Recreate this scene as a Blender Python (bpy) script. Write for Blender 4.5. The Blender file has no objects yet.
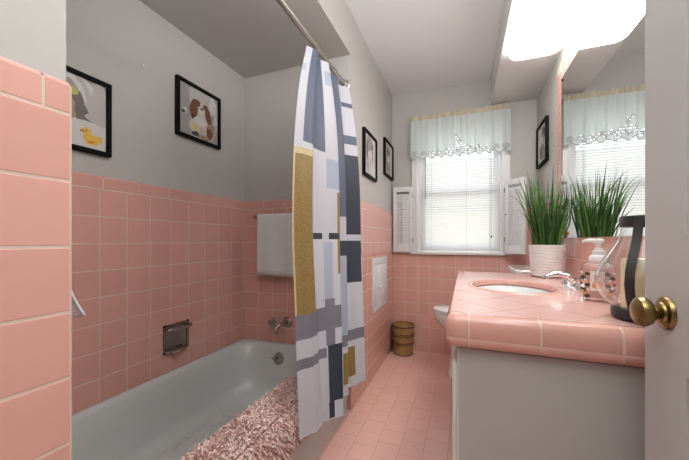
import bpy, bmesh, math, random
from mathutils import Vector, Matrix
random.seed(7)
PI = math.pi
COL = bpy.context.scene.collection
rad = math.radians

# ------------------------------------------------------------------ materials
def lin(c):
    return tuple(((x/12.92) if x <= .04045 else ((x+.055)/1.055)**2.4) for x in c)
def hexc(h):
    return lin(tuple(int(h[i:i+2], 16)/255 for i in (0, 2, 4)))
def mat(name, col, rough=.5, metal=0., spec=.5, coat=0., noise=0., nscale=20., bump=0., bscale=60., island=0., trans=0., sheen=0., stretch=None):
    m = bpy.data.materials.new(name); m.use_nodes = True
    nt = m.node_tree; N = nt.nodes; L = nt.links
    b = N['Principled BSDF']
    if isinstance(col, str): col = hexc(col)
    b.inputs['Base Color'].default_value = (*col, 1)
    b.inputs['Roughness'].default_value = rough
    b.inputs['Metallic'].default_value = metal
    b.inputs['Specular IOR Level'].default_value = spec
    b.inputs['Coat Weight'].default_value = coat
    b.inputs['Coat Roughness'].default_value = .08
    if sheen: b.inputs['Sheen Weight'].default_value = sheen
    tc = N.new('ShaderNodeTexCoord')
    vec = tc.outputs['Object']
    if stretch:
        mp = N.new('ShaderNodeMapping'); mp.inputs['Scale'].default_value = stretch
        L.new(vec, mp.inputs['Vector']); vec = mp.outputs['Vector']
    fac = None
    if noise:
        n = N.new('ShaderNodeTexNoise'); n.inputs['Scale'].default_value = nscale; n.inputs['Detail'].default_value = 4
        L.new(vec, n.inputs['Vector'])
        fac = (n.outputs['Fac'], noise)
    if island:
        g = N.new('ShaderNodeNewGeometry')
        fac2 = (g.outputs['Random Per Island'], island)
    else: fac2 = None
    prev = None
    for f in (fac, fac2):
        if not f: continue
        mr = N.new('ShaderNodeMapRange'); mr.inputs['To Min'].default_value = 1-f[1]; mr.inputs['To Max'].default_value = 1+f[1]
        L.new(f[0], mr.inputs['Value'])
        vm = N.new('ShaderNodeVectorMath'); vm.operation = 'SCALE'
        if prev is None: vm.inputs[0].default_value = col
        else: L.new(prev, vm.inputs[0])
        L.new(mr.outputs['Result'], vm.inputs['Scale']); prev = vm.outputs['Vector']
    if prev is not None: L.new(prev, b.inputs['Base Color'])
    if bump:
        n = N.new('ShaderNodeTexNoise'); n.inputs['Scale'].default_value = bscale; n.inputs['Detail'].default_value = 3
        L.new(vec, n.inputs['Vector'])
        bp = N.new('ShaderNodeBump'); bp.inputs['Strength'].default_value = bump; bp.inputs['Distance'].default_value = .002
        L.new(n.outputs['Fac'], bp.inputs['Height']); L.new(bp.outputs['Normal'], b.inputs['Normal'])
    if trans:
        t = N.new('ShaderNodeBsdfTranslucent'); t.inputs['Color'].default_value = (*col, 1)
        if prev is not None: L.new(prev, t.inputs['Color'])
        mx = N.new('ShaderNodeMixShader'); mx.inputs[0].default_value = trans
        out = N['Material Output']
        L.new(b.outputs[0], mx.inputs[1]); L.new(t.outputs[0], mx.inputs[2]); L.new(mx.outputs[0], out.inputs[0])
    return m
def emis(name, col, s):
    m = bpy.data.materials.new(name); m.use_nodes = True; nt = m.node_tree
    b = nt.nodes['Principled BSDF']; b.inputs['Base Color'].default_value = (.8, .8, .8, 1)
    b.inputs['Emission Color'].default_value = (*col, 1); b.inputs['Emission Strength'].default_value = s
    b.inputs['Roughness'].default_value = .4
    return m
def thin_glass(name, tint=(.97, .98, .98), refl=.04):
    m = bpy.data.materials.new(name); m.use_nodes = True; nt = m.node_tree; N = nt.nodes; L = nt.links
    N.remove(N['Principled BSDF'])
    t = N.new('ShaderNodeBsdfTransparent'); t.inputs[0].default_value = (*tint, 1)
    g = N.new('ShaderNodeBsdfGlossy'); g.inputs['Roughness'].default_value = .03
    lw = N.new('ShaderNodeLayerWeight'); lw.inputs[0].default_value = .5
    pw = N.new('ShaderNodeMath'); pw.operation = 'POWER'; pw.inputs[1].default_value = 1.8
    fr = N.new('ShaderNodeMath'); fr.operation = 'MULTIPLY_ADD'; fr.inputs[1].default_value = .85; fr.inputs[2].default_value = refl
    L.new(lw.outputs['Facing'], pw.inputs[0]); L.new(pw.outputs[0], fr.inputs[0])
    mx = N.new('ShaderNodeMixShader')
    L.new(fr.outputs[0], mx.inputs[0]); L.new(t.outputs[0], mx.inputs[1]); L.new(g.outputs[0], mx.inputs[2])
    L.new(mx.outputs[0], N['Material Output'].inputs[0])
    return m

M = {}
M['tile'] = mat('pink_glazed_tile', (.67, .365, .305), .11, spec=.5, island=.035, bump=.12, bscale=9)
M['floor_tile'] = mat('pink_floor_tile', (.76, .445, .375), .30, spec=.4, island=.025, noise=.05, nscale=25, bump=.1, bscale=14)
M['floor_grout'] = mat('floor_grout', (.55, .34, .285), .85, noise=.2, nscale=8)
M['grout'] = mat('cream_grout', (.63, .50, .425), .85, noise=.12, nscale=14)
M['paint'] = mat('warm_grey_wall_paint', (.48, .465, .44), .6, spec=.3, bump=.06, bscale=120)
M['ceil'] = mat('ceiling_paint', (.76, .76, .75), .75, spec=.2, bump=.06, bscale=90)
M['white'] = mat('white_trim_paint', (.74, .745, .745), .35)
M['shutter'] = mat('shutter_white_paint', (.70, .71, .715), .4)
M['doorp'] = mat('door_grey_white_paint', (.50, .505, .50), .4, bump=.05, bscale=50)
M['cab'] = mat('cabinet_pale_grey_paint', (.44, .435, .415), .45, bump=.06, bscale=200)
M['cabdoor'] = mat('cabinet_door_paint', (.62, .61, .57), .4)
M['tub'] = mat('white_tub_enamel', (.54, .57, .56), .24, coat=.1)
M['mat'] = mat('clear_grey_vinyl', (.55, .57, .565), .3)
M['porc'] = mat('white_porcelain', (.72, .74, .73), .08, coat=.4)
M['chrome'] = mat('chrome', (.80, .80, .80), .07, metal=1)
M['oldchrome'] = mat('aged_chrome', (.40, .37, .34), .2, metal=1, noise=.25, nscale=60)
M['brass'] = mat('aged_brass', (.29, .21, .09), .30, metal=1, noise=.22, nscale=40)
M['steel'] = mat('brushed_steel_rod', (.50, .47, .45), .3, metal=1)
M['hook'] = mat('hook_metal', (.35, .30, .18), .3, metal=1)
M['black'] = mat('black_paint', (.005, .005, .0055), .6, spec=.12)
M['blackmetal'] = mat('black_lantern_metal', (.018, .018, .02), .45)
M['mirror'] = mat('mirror_silver', (.90, .91, .91), .0, metal=1)
M['glass'] = thin_glass('clear_window_glass')
M['lglass'] = thin_glass('clear_lantern_glass', (.97, .98, .98), .05)
M['bglass'] = thin_glass('clear_bottle_glass', (.95, .94, .94), .05)
M['lens'] = emis('lit_light_diffuser', (1, .99, .97), 8.0)
M['lightbase'] = mat('light_housing_white', (.8, .8, .78), .4)
M['cwhite'] = mat('curtain_white', (.60, .61, .66), .6, trans=.22)
M['cgray'] = mat('curtain_slate_blue', (.105, .125, .18), .6, trans=.12)
M['clav'] = mat('curtain_lavender_grey', (.19, .185, .225), .6, trans=.12)
M['cpale'] = mat('curtain_pale_blue', (.42, .46, .56), .6, trans=.2)
M['cnavy'] = mat('curtain_charcoal_navy', (.030, .038, .058), .6, trans=.05)
M['cgold'] = mat('curtain_gold_speckled', (.27, .18, .055), .5, noise=.5, nscale=130, trans=.1)
M['cgoldp'] = mat('curtain_pale_gold', (.60, .51, .30), .6, noise=.3, nscale=90, trans=.2)
M['towel'] = mat('white_terry_towel', (.68, .71, .73), .95, bump=.6, bscale=350, sheen=.3)
M['rugbase'] = mat('rug_backing', (.30, .17, .145), .95)
M['wicker'] = mat('brown_wicker', (.40, .225, .085), .55, noise=.35, nscale=60)
M['wickerd'] = mat('dark_wicker', (.10, .045, .018), .55, noise=.3, nscale=60)
M['pot'] = mat('white_ceramic_pot', (.74, .73, .71), .35)
M['soil'] = mat('dark_soil', (.03, .022, .015), .95)
M['grass'] = mat('green_grass_blade', (.050, .125, .028), .45, island=.6, trans=.2)
M['grassl'] = mat('light_green_grass_blade', (.13, .27, .065), .42, island=.4, trans=.25)
M['candle'] = mat('ivory_wax', (.78, .66, .42), .5, spec=.4)
M['wick'] = mat('wick', (.03, .025, .02), .9)
M['pump'] = mat('white_plastic_pump', (.78, .78, .77), .3)
M['label'] = mat('bottle_label', (.78, .73, .68), .5)
M['labp'] = mat('label_peach', (.75, .30, .14), .5)
M['labg'] = mat('label_green', (.035, .06, .03), .5)
M['labgray'] = mat('label_grey', (.3, .3, .3), .5)
M['liquid'] = mat('pale_pink_soap', (.75, .48, .40), .3)
M['orange'] = mat('orange_plastic', (.62, .17, .02), .35)
M['valance'] = mat('pale_aqua_valance', (.76, .82, .81), .75, trans=.45)
M['beige'] = mat('ecru_heading', (.62, .57, .42), .8, trans=.2)
M['lace'] = mat('lace_thread', (.46, .48, .48), .8)
M['slat'] = mat('white_blind_slat', (.80, .81, .83), .5, trans=.4)
M['cord'] = mat('blind_cord', (.42, .41, .39), .7)
M['wand'] = mat('grey_wand', (.25, .25, .25), .3)
M['bulbk'] = mat('dark_cord_knob', (.04, .035, .03), .5)
M['house'] = mat('pale_yellow_siding', (.76, .71, .57), .8)
M['roofm'] = mat('roof_shingle', (.2, .19, .18), .9)
M['lawn'] = mat('lawn', (.18, .22, .10), .95)
M['dark'] = mat('dark_recess', (.05, .045, .04), .5)

def rug_mat():
    m = bpy.data.materials.new('chenille_pile'); m.use_nodes = True; nt = m.node_tree; N = nt.nodes; L = nt.links
    b = N['Principled BSDF']; b.inputs['Roughness'].default_value = .9; b.inputs['Sheen Weight'].default_value = .25
    g = N.new('ShaderNodeNewGeometry'); tc = N.new('ShaderNodeTexCoord')
    n = N.new('ShaderNodeTexNoise'); n.inputs['Scale'].default_value = 11; n.inputs['Detail'].default_value = 2
    L.new(tc.outputs['Object'], n.inputs['Vector'])
    a = N.new('ShaderNodeMath'); a.operation = 'MULTIPLY_ADD'; a.inputs[1].default_value = .75; a.inputs[2].default_value = -.375
    L.new(g.outputs['Random Per Island'], a.inputs[0])
    s = N.new('ShaderNodeMath'); s.operation = 'ADD'
    L.new(a.outputs[0], s.inputs[0]); L.new(n.outputs['Fac'], s.inputs[1])
    r = N.new('ShaderNodeValToRGB'); e = r.color_ramp.elements
    e[0].position = .2; e[0].color = (.40, .215, .175, 1); e[1].position = .75; e[1].color = (.76, .62, .58, 1)
    x = e.new(.48); x.color = (.56, .35, .30, 1)
    L.new(s.outputs[0], r.inputs[0]); L.new(r.outputs[0], b.inputs['Base Color'])
    return m
M['pile'] = rug_mat()

def counter_mat():
    m = bpy.data.materials.new('diamond_pink_counter_tile'); m.use_nodes = True; nt = m.node_tree; N = nt.nodes; L = nt.links
    b = N['Principled BSDF']; b.inputs['Roughness'].default_value = .16
    tc = N.new('ShaderNodeTexCoord'); mp = N.new('ShaderNodeMapping'); mp.inputs['Rotation'].default_value = (0, 0, rad(45)); mp.inputs['Location'].default_value = (.035, .02, 0)
    L.new(tc.outputs['Object'], mp.inputs[0])
    k = N.new('ShaderNodeTexBrick'); k.offset = 0; k.squash = 1
    k.inputs['Scale'].default_value = 1; k.inputs['Brick Width'].default_value = .152; k.inputs['Row Height'].default_value = .152
    k.inputs['Mortar Size'].default_value = .0028; k.inputs['Mortar Smooth'].default_value = .3
    k.inputs['Color1'].default_value = (.73, .46, .41, 1); k.inputs['Color2'].default_value = (.69, .42, .37, 1)
    k.inputs['Mortar'].default_value = (.49, .31, .26, 1)
    L.new(mp.outputs[0], k.inputs['Vector']); L.new(k.outputs['Color'], b.inputs['Base Color'])
    bp = N.new('ShaderNodeBump'); bp.invert = True; bp.inputs['Strength'].default_value = .5; bp.inputs['Distance'].default_value = .0015
    L.new(k.outputs['Fac'], bp.inputs['Height']); L.new(bp.outputs[0], b.inputs['Normal'])
    return m
M['counter'] = counter_mat()

# ------------------------------------------------------------------ mesh helpers
class MB:
    def __init__(s): s.bm = bmesh.new()
    def _fin(s, verts, faces, mi, Mx):
        for f in faces: f.material_index = mi
        if Mx is not None:
            for v in verts: v.co = Mx @ v.co
    def box(s, x0, x1, y0, y1, z0, z1, bev=0, mi=0, Mx=None, seg=2):
        bm = s.bm; n0 = set(bm.verts)
        r = bmesh.ops.create_cube(bm, size=1)
        vs = r['verts']
        for v in vs:
            v.co = Vector(((x0+x1)/2+v.co.x*(x1-x0), (y0+y1)/2+v.co.y*(y1-y0), (z0+z1)/2+v.co.z*(z1-z0)))
        fs = set(f for v in vs for f in v.link_faces)
        for f in fs: f.material_index = mi
        if bev:
            es = list(set(e for v in vs for e in v.link_edges))
            rr = bmesh.ops.bevel(bm, geom=es, offset=bev, segments=seg, profile=.5, affect='EDGES')
            for f in rr['faces']: f.material_index = mi
            vs = set(v for f in rr['faces'] for v in f.verts)
            vs = list(vs)
        if Mx is not None:
            done = set()
            stack = list(vs)
            allv = set()
            while stack:
                v = stack.pop()
                if v in allv: continue
                allv.add(v)
                for e in v.link_edges: stack.append(e.other_vert(v))
            for v in allv: v.co = Mx @ v.co
        return s
    def loft(s, loops, mi=0, cap0=False, cap1=False, close=True, Mx=None):
        bm = s.bm; L = [[bm.verts.new(p) for p in lp] for lp in loops]; F = []
        n = len(L[0])
        for a, b in zip(L, L[1:]):
            for i in range(n if close else n-1):
                j = (i+1) % n
                F.append(bm.faces.new((a[i], a[j], b[j], b[i])))
        if cap0: F.append(bm.faces.new(L[0][::-1]))
        if cap1: F.append(bm.faces.new(L[-1]))
        s._fin([v for l in L for v in l], F, mi, Mx); return s
    def lathe(s, prof, c=(0, 0, 0), n=32, mi=0, Mx=None, cap=True):
        loops = [[(c[0]+r*math.cos(2*PI*i/n), c[1]+r*math.sin(2*PI*i/n), c[2]+z) for i in range(n)] for r, z in prof]
        return s.loft(loops, mi, cap and prof[0][0] > 1e-6, cap and prof[-1][0] > 1e-6, True, Mx)
    def tube(s, pts, r, n=8, mi=0, closed=False, Mx=None, flat=1., cap=True):
        pts = [Vector(p) for p in pts]; N = len(pts); loops = []; up = None
        for i, p in enumerate(pts):
            if closed: t = pts[(i+1) % N]-pts[i-1]
            else: t = pts[min(i+1, N-1)]-pts[max(i-1, 0)]
            t.normalize()
            if up is None:
                up = Vector((0, 0, 1)) if abs(t.z) < .9 else Vector((1, 0, 0))
            sd = t.cross(up).normalized(); up = sd.cross(t).normalized()
            rr = r[i] if isinstance(r, (list, tuple)) else r
            loops.append([tuple(p+sd*math.cos(2*PI*k/n)*rr+up*math.sin(2*PI*k/n)*rr*flat) for k in range(n)])
        if closed: loops.append(loops[0])
        return s.loft(loops, mi, cap and not closed, cap and not closed, True, Mx)
    def poly(s, pts, mi=0, Mx=None):
        vs = [s.bm.verts.new(p) for p in pts]; f = s.bm.faces.new(vs); s._fin(vs, [f], mi, Mx); return s
    def ell(s, c, rx, ry, rz, mi=0, n=16, m=10, Mx=None):
        loops = []
        for j in range(m+1):
            a = -PI/2+PI*j/m; q = max(math.cos(a), .02)
            loops.append([(c[0]+rx*q*math.cos(2*PI*i/n), c[1]+ry*q*math.sin(2*PI*i/n), c[2]+rz*math.sin(a)) for i in range(n)])
        return s.loft(loops, mi, True, True, True, Mx)
    def build(s, name, mats, parent=None, smooth=True, ang=35, norm=True, weld=False):
        if weld: bmesh.ops.remove_doubles(s.bm, verts=s.bm.verts, dist=1e-5)
        if norm: bmesh.ops.recalc_face_normals(s.bm, faces=s.bm.faces)
        me = bpy.data.meshes.new(name); s.bm.to_mesh(me); s.bm.free()
        for m in (mats if isinstance(mats, (list, tuple)) else [mats]): me.materials.append(m if not isinstance(m, str) else M[m])
        if smooth:
            me.polygons.foreach_set('use_smooth', [True]*len(me.polygons)); me.set_sharp_from_angle(angle=rad(ang))
        o = bpy.data.objects.new(name, me); COL.objects.link(o)
        if parent is not None: o.parent = parent
        return o

def tag(o, label=None, cat=None, group=None, kind=None):
    if label: o['label'] = label
    if cat: o['category'] = cat
    if group: o['group'] = group
    if kind: o['kind'] = kind
    return o
def thing(name, label, cat, loc=(0, 0, 0), rz=0, group=None):
    o = bpy.data.objects.new(name, None); o.empty_display_size = .05; COL.objects.link(o)
    o.location = loc; o.rotation_euler = (0, 0, rz)
    return tag(o, label, cat, group)
def copy_tree(o, parent=None):
    c = o.copy(); COL.objects.link(c)
    if parent: c.parent = parent
    for ch in [x for x in bpy.data.objects if x.parent == o]: copy_tree(ch, c)
    return c
def struct(o, label, cat): return tag(o, label, cat, kind='structure')
def rrect(cx, cy, hx, hy, r, z, n=8):
    P = []
    for (sx, sy, a0) in ((1, 1, 0), (-1, 1, PI/2), (-1, -1, PI), (1, -1, 1.5*PI)):
        for i in range(n+1):
            a = a0+PI/2*i/n
            P.append((cx+sx*(hx-r)+r*math.cos(a), cy+sy*(hy-r)+r*math.sin(a), z))
    return P

# tiles: real bevelled tiles set on a grout bed.  O origin, U/V directions, N outward
def tile(mb, O, U, V, N, u0, u1, v0, v1, mi, th=.010, bev=.0016, g=.0018, jit=.0002):
    u0 += g; u1 -= g; v0 += g; v1 -= g
    j = [random.uniform(-jit, jit) for _ in range(4)]
    def pt(u, v, d): return O+U*u+V*v+N*d
    cs = [(u0, v0, 1, 1), (u1, v0, -1, 1), (u1, v1, -1, -1), (u0, v1, 1, -1)]
    L = []
    for ins, d in ((0, .004), (0, th-bev), (bev*.3, th-bev*.3), (bev, th)):
        L.append([tuple(pt(u+su*ins, v+sv*ins, d+(j[k] if d > .005 else 0))) for k, (u, v, su, sv) in enumerate(cs)])
    mb.loft(L, mi, False, True)
def tilewall(mb, O, U, V, N, umax, rects, pitch=.1095, caps=True, mi=1, gmi=2, top=1.262, cap_h=.055, hole=None, u_off=0, cap_off=0, bed=True):
    O, U, V, N = map(Vector, (O, U, V, N))
    a, b = 0, umax
    def inh(u0, u1, v0, v1):
        return hole and u0 >= hole[0]-1e-4 and u1 <= hole[1]+1e-4 and v0 >= hole[2]-1e-4 and v1 <= hole[3]+1e-4
    us = [0]; u = u_off
    while u < umax-.004:
        if u > .004: us.append(u)
        u += pitch
    us.append(umax)
    vs = [0]; v = pitch
    vt = top-cap_h
    while v < vt-.012: vs.append(v); v += pitch
    vs.append(vt)
    if hole:
        for h in hole[:2]:
            if 0 < h < umax: us.append(h)
        for h in hole[2:]:
            if 0 < h < vt: vs.append(h)
        us = sorted(set(us)); vs = sorted(set(vs))
    for u0, u1 in zip(us, us[1:]):
        if u1-u0 < .004: continue
        for v0, v1 in zip(vs, vs[1:]):
            if v1-v0 < .004 or inh(u0, u1, v0, v1): continue
            tile(mb, O, U, V, N, u0, u1, v0, v1, mi)
    if caps:
        u = cap_off; us = [0]
        while u < umax-.01:
            if u > .01: us.append(u)
            u += .152
        us.append(umax)
        if hole: us = sorted(set(us+[h for h in hole[:2] if 0 < h < umax]))
        for u0, u1 in zip(us, us[1:]):
            if inh(u0, u1, vt, top): continue
            u0 += .0013; u1 -= .0013
            prof = [(vt+.0013, .004), (vt+.0013, .008), (vt+.003, .010), (top-.008, .010), (top-.003, .0085), (top-.0006, .005), (top, .0)]
            L = [[tuple(O+U*uu+V*v+N*d) for v, d in prof] for uu in (u0, u0+.0015, u1-.0015, u1)]
            for k in (0, 3):
                L[k] = [tuple(Vector(p)-N*.0015) for p in L[k]]
            mb.loft(L, mi, True, True, False)
    if bed:
        def q(u0, u1, v0, v1):
            P = lambda u, v, d: tuple(O+U*u+V*v+N*d)
            L = [[P(u0, v0, d), P(u1, v0, d), P(u1, v1, d), P(u0, v1, d)] for d in (-.001, .0094)]
            mb.loft(L, gmi, True, True)
        t2 = top-.006
        if not hole: q(0, umax, 0, t2)
        else:
            h = hole
            if h[0] > 0: q(0, h[0], 0, t2)
            if h[1] < umax: q(h[1], umax, 0, t2)
            q(max(h[0], 0), min(h[1], umax), 0, h[2])
            if h[3] < t2: q(max(h[0], 0), min(h[1], umax), h[3], t2)
WM = ['paint', 'tile', 'grout']
WM = [M[x] for x in WM]

# ------------------------------------------------------------------ room shell
XH, XT, XR = -.618, -1.382, .535       # tile faces: hall wall, tub wall, right wall
YB, YE, YN = 2.877, 1.728, .327        # back wall, tub end wall, near partition
CZ = 2.356; AZ = 2.10; W = .010
# floor: running-bond pink tiles
mb = MB(); y = -.3
cols = 11; p = .1095
mb.box(XH-.012, XR+.03, -.6, YB+.1, -.05, -.0007, mi=1); mb.box(XT-.12, XH-.012, -.6, YB+.1, -.05, -.001, mi=1)
for c in range(cols):
    x0 = XH+c*p
    yy = YB-(0 if c % 2 else p/2)
    first = True
    while yy > -.6:
        y1 = yy if not (first and c % 2 == 0) else yy
        tile(mb, Vector((0, 0, -.010)), Vector((1, 0, 0)), Vector((0, 1, 0)), Vector((0, 0, 1)), x0, min(x0+p, XR+.012), yy-p, yy, 0, g=.0013, bev=.0008, jit=.0001)
        yy -= p
    if c % 2 == 0:
        tile(mb, Vector((0, 0, -.010)), Vector((1, 0, 0)), Vector((0, 1, 0)), Vector((0, 0, 1)), x0, min(x0+p, XR+.012), YB-p/2, YB, 0, g=.0013, bev=.0008, jit=.0001)
struct(mb.build('floor', [M['floor_tile'], M['floor_grout']], ang=14), 'pink square-tiled bathroom floor laid in offset rows', 'floor')
# main ceiling
mb = MB(); mb.box(XH-.2, XR+.2, -.6, YB+.15, CZ, CZ+.1)
struct(mb.build('ceiling', M['ceil']), 'pale grey painted main ceiling', 'ceiling')
# lowered ceiling over the tub, with the header above its opening
mb = MB(); mb.box(XT-.12, XH-W, YN-W-.002, YE+W+.002, AZ, CZ+.1, mi=0)
struct(mb.build('ceiling_alcove', [M['paint'], M['ceil']]), 'lowered grey ceiling and header over the bathtub alcove', 'ceiling')
# soffit on the right
mb = MB(); mb.box(.211, XR+.012, -.6, YB+W, 2.133, CZ, bev=.004)
struct(mb.build('ceiling_soffit', M['ceil']), 'boxed grey soffit along the right wall carrying the light', 'ceiling')
# solid partition between tub end and the hall wall
mb = MB()
mb.box(XT-.12, XH-W, YE+W, YB+.12, -.02, CZ, mi=0)
tilewall(mb, (XT, YE+W, 0), (1, 0, 0), (0, 0, 1), (0, -1, 0), XH-XT-.0015, None)
tilewall(mb, (XH-W, YE, 0), (0, 1, 0), (0, 0, 1), (1, 0, 0), YB-YE, None, hole=None)
struct(mb.build('wall_left', WM, ang=14), 'left wall with pink tile wainscot and grey paint beyond the bathtub', 'wall')
# tub long wall
mb = MB(); mb.box(XT-.12, XT-W, YN-.1, YE+W, -.02, AZ, mi=0)
tilewall(mb, (XT-W, YN, 0), (0, 1, 0), (0, 0, 1), (1, 0, 0), YE-YN, None, u_off=.065, cap_off=.06)
struct(mb.build('wall_tub', WM, ang=14), 'long alcove wall behind the bathtub, pink tile below grey paint', 'wall')
# near partition
mb = MB(); mb.box(XT-.12, XH-W, -.6, YN-W, -.02, CZ, mi=0)
mb.box(XT-.0, XH-.006, -.6, YN-.005, 1.2615, CZ, mi=0)
tilewall(mb, (XH-W, YN, 0), (0, -1, 0), (0, 0, 1), (1, 0, 0), .72, None, cap_off=.038, u_off=.1)
tilewall(mb, (XT, YN-W, 0), (1, 0, 0), (0, 0, 1), (0, 1, 0), XH-XT-.0015, None)
struct(mb.build('wall_near', WM, ang=14), 'near partition end with large-looking pink tiles at the left edge of the photo', 'wall')
# back wall with window hole
hx0, hx1, hz0, hz1 = -.380, .289, .90, 2.02
mb = MB(); y0, y1 = YB+W, YB+.12
mb.box(XH-.02, hx0, y0, y1, -.02, CZ); mb.box(hx1, XR+.13, y0, y1, -.02, CZ)
mb.box(hx0, hx1, y0, y1, -.02, hz0); mb.box(hx0, hx1, y0, y1, hz1, CZ)
tilewall(mb, (XH, YB+W, 0), (1, 0, 0), (0, 0, 1), (0, -1, 0), XR-XH, None, hole=(hx0-XH, hx1-XH, hz0, 5))
struct(mb.build('wall_back', WM, ang=14), 'back wall around the window, pink tile below grey paint', 'wall')
# right wall, tile surround of the mirror and wainscot beside the toilet
YM, ZM0, ZM1 = 2.158, 1.012, 1.945     # mirror far edge, bottom, top
mb = MB(); mb.box(XR+W, XR+.13, -.3, YB+.0, -.02, CZ)
tilewall(mb, (XR+W, 2.262, 0), (0, 1, 0), (0, 0, 1), (-1, 0, 0), YB-2.262, None)
struct(mb.build('wall_right', WM, ang=14), 'right wall with grey paint above pink tile beside the toilet', 'wall')
mb = MB(); O = Vector((XR+W, 0, 0)); U = Vector((0, 1, 0)); V = Vector((0, 0, 1)); N = Vector((-1, 0, 0))
mb.box(XR+.0011, XR+W, .87, 2.261, .70, 2.044, mi=1)
for r in range(2):                     # backsplash, two rows
    for k in range(13):
        y1 = YM+.104-k*p
        if y1-p < .86: continue
        tile(mb, O, U, V, N, y1-p, y1, .793+r*p, .793+(r+1)*p, 0)
z = ZM0
while z < ZM1+.05:                     # jamb
    z1 = min(z+p, 2.045)
    tile(mb, O, U, V, N, YM, YM+.104, z, z1, 0); z = z1
    if z1 >= 2.044: break
yy = YM
while yy > .95:
    tile(mb, O, U, V, N, yy-p, yy, ZM1, 2.045, 0); yy -= p
struct(mb.build('trim_1', [M['tile'], M['grout']], ang=14), 'pink tile backsplash and tile border framing the vanity mirror', 'tile trim')
# short wall piece carrying the entry door
mb = MB(); mb.box(.378, XR+W, -.14, -.02, 0, CZ)
struct(mb.build('wall_front', M['paint']), 'short grey wall stub that the entry door hangs on', 'wall')

# unseen hallway shell, added behind the camera to block world light
mb = MB()
mb.box(-1.5, 1.3, -2.3, -2.2, -.05, CZ); mb.box(-1.6, -1.5, -2.3, -.55, -.05, CZ); mb.box(1.2, 1.3, -2.2, -.25, -.05, CZ); mb.box(XR+.13, 1.3, -.3, -.2, -.05, CZ)
struct(mb.build('wall_hall', M['paint']), 'unseen hallway walls added behind the camera to block outside light', 'wall')
mb = MB(); mb.box(-1.6, 1.3, -2.3, -.6, CZ, CZ+.1); struct(mb.build('ceiling_hall', M['ceil']), 'unseen hallway ceiling added behind the camera to block outside light', 'ceiling')
mb = MB(); mb.box(-1.6, 1.3, -2.3, -.6, -.05, 0); struct(mb.build('floor_hall', M['doorp']), 'unseen hallway floor added behind the camera to block outside light', 'floor')

# ------------------------------------------------------------------ window
w = thing('window_1', 'white framed double-hung window in the back wall', 'window', (0, 0, 0)); w['kind'] = 'structure'
mb = MB(); ya = YB-.018
mb.box(hx0-.063, hx0, ya, YB+.012, hz0-.002, hz1+.07, bev=.003); mb.box(hx1, hx1+.063, ya, YB+.012, hz0-.002, hz1+.07, bev=.003)
mb.box(hx0-.063, hx1+.063, ya-.002, YB+.012, hz1, hz1+.075, bev=.003)
for x in (hx0-.028, hx1+.012): mb.box(x, x+.016, ya-.008, ya+.002, hz0, hz1+.02, bev=.003)
mb.build('casing', M['white'], w)
mb = MB(); mb.box(hx0-.075, hx1+.075, YB-.030, YB+.115, hz0-.024, hz0+.002, bev=.005)
mb.build('sill', M['white'], w)
mb = MB()
mb.box(hx0, hx0+.012, YB+.01, YB+.12, hz0, hz1); mb.box(hx1-.012, hx1, YB+.01, YB+.12, hz0, hz1); mb.box(hx0, hx1, YB+.01, YB+.12, hz1-.012, hz1)
mb.build('jamb', M['white'], w)
def sash(z0, z1, y, nm):
    mb = MB(); a, b = hx0+.012, hx1-.012; t = .042
    mb.box(a, a+t, y, y+.03, z0, z1, bev=.003); mb.box(b-t, b, y, y+.03, z0, z1, bev=.003)
    mb.box(a, b, y, y+.03, z0, z0+t, bev=.003); mb.box(a, b, y, y+.03, z1-t, z1, bev=.003)
    s = mb.build('sash', M['white'], w)
    mb = MB(); mb.box(a+t-.004, b-t+.004, y+.012, y+.016, z0+t-.004, z1-t+.004); mb.build('pane', M['glass'], s)
sash(hz0+.004, 1.44, YB+.055, 0); sash(1.40, hz1-.014, YB+.088, 1)

# mini blinds
bl = thing('window_blind', 'white horizontal slat blind lowered over the back window', 'blind', (0, YB+.022, hz0))
mb = MB(); bx0, bx1 = hx0+.016, hx1-.016
z = hz0+.036; yb = YB+.022
T = Matrix.Identity(4); bl_inv = Matrix.Translation((0, -(YB+.022), -hz0))
while z < 1.94:
    aa = rad(52); hw = .0125
    L = []
    for k in range(5):
        t = (k/4-.5)*2; cz = .0016*(1-t*t)
        dy = t*hw*math.cos(aa)-cz*math.sin(aa); dz = t*hw*math.sin(aa)+cz*math.cos(aa)
        L.append([(bx0, yb+dy, z+dz), (bx1, yb+dy, z+dz)])
    mb.loft(L, 0, False, False, False, bl_inv); z += .0205
mb.build('slats', M['slat'], bl, norm=False)
mb = MB(); mb.box(bx0, bx1, yb-.014, yb+.014, 1.945, 1.985, bev=.003, Mx=bl_inv); mb.build('head_rail', M['white'], bl)
mb = MB(); mb.box(bx0, bx1, yb-.011, yb+.011, hz0+.006, hz0+.020, bev=.003, Mx=bl_inv); mb.build('bottom_rail', M['white'], bl)
for x in (hx0+.11, hx0+.40, hx1-.09):
    mb = MB(); mb.tube([(x, yb-.0125, 1.95), (x, yb-.0125, hz0+.02)], .0009, 5, Mx=bl_inv); mb.build('ladder_cord', M['cord'], bl)
x = hx0+.055
mb = MB(); mb.tube([(x, yb-.016, 1.93), (x+.002, yb-.022, 1.37)], .0035, 8, Mx=bl_inv); mb.build('tilt_wand', M['wand'], bl)
x = hx1-.075
mb = MB(); mb.tube([(x, yb-.016, 1.93), (x, yb-.018, 1.04)], .0013, 6, Mx=bl_inv); mb.tube([(x-.006, yb-.016, 1.93), (x-.006, yb-.02, .96), (x-.006, YB-.026, .905), (x-.006, YB-.034, .898), (x-.006, YB-.035, .80)], .0011, 6, Mx=bl_inv); oc = mb.build('lift_cord', M['cord'], bl)
mb = MB(); mb.lathe([(.002, .0), (.006, .006), (.0055, .016), (.002, .022)], (x, yb-.018, 1.02), 12, Mx=bl_inv); mb.build('cord_knob', M['bulbk'], oc)

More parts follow.
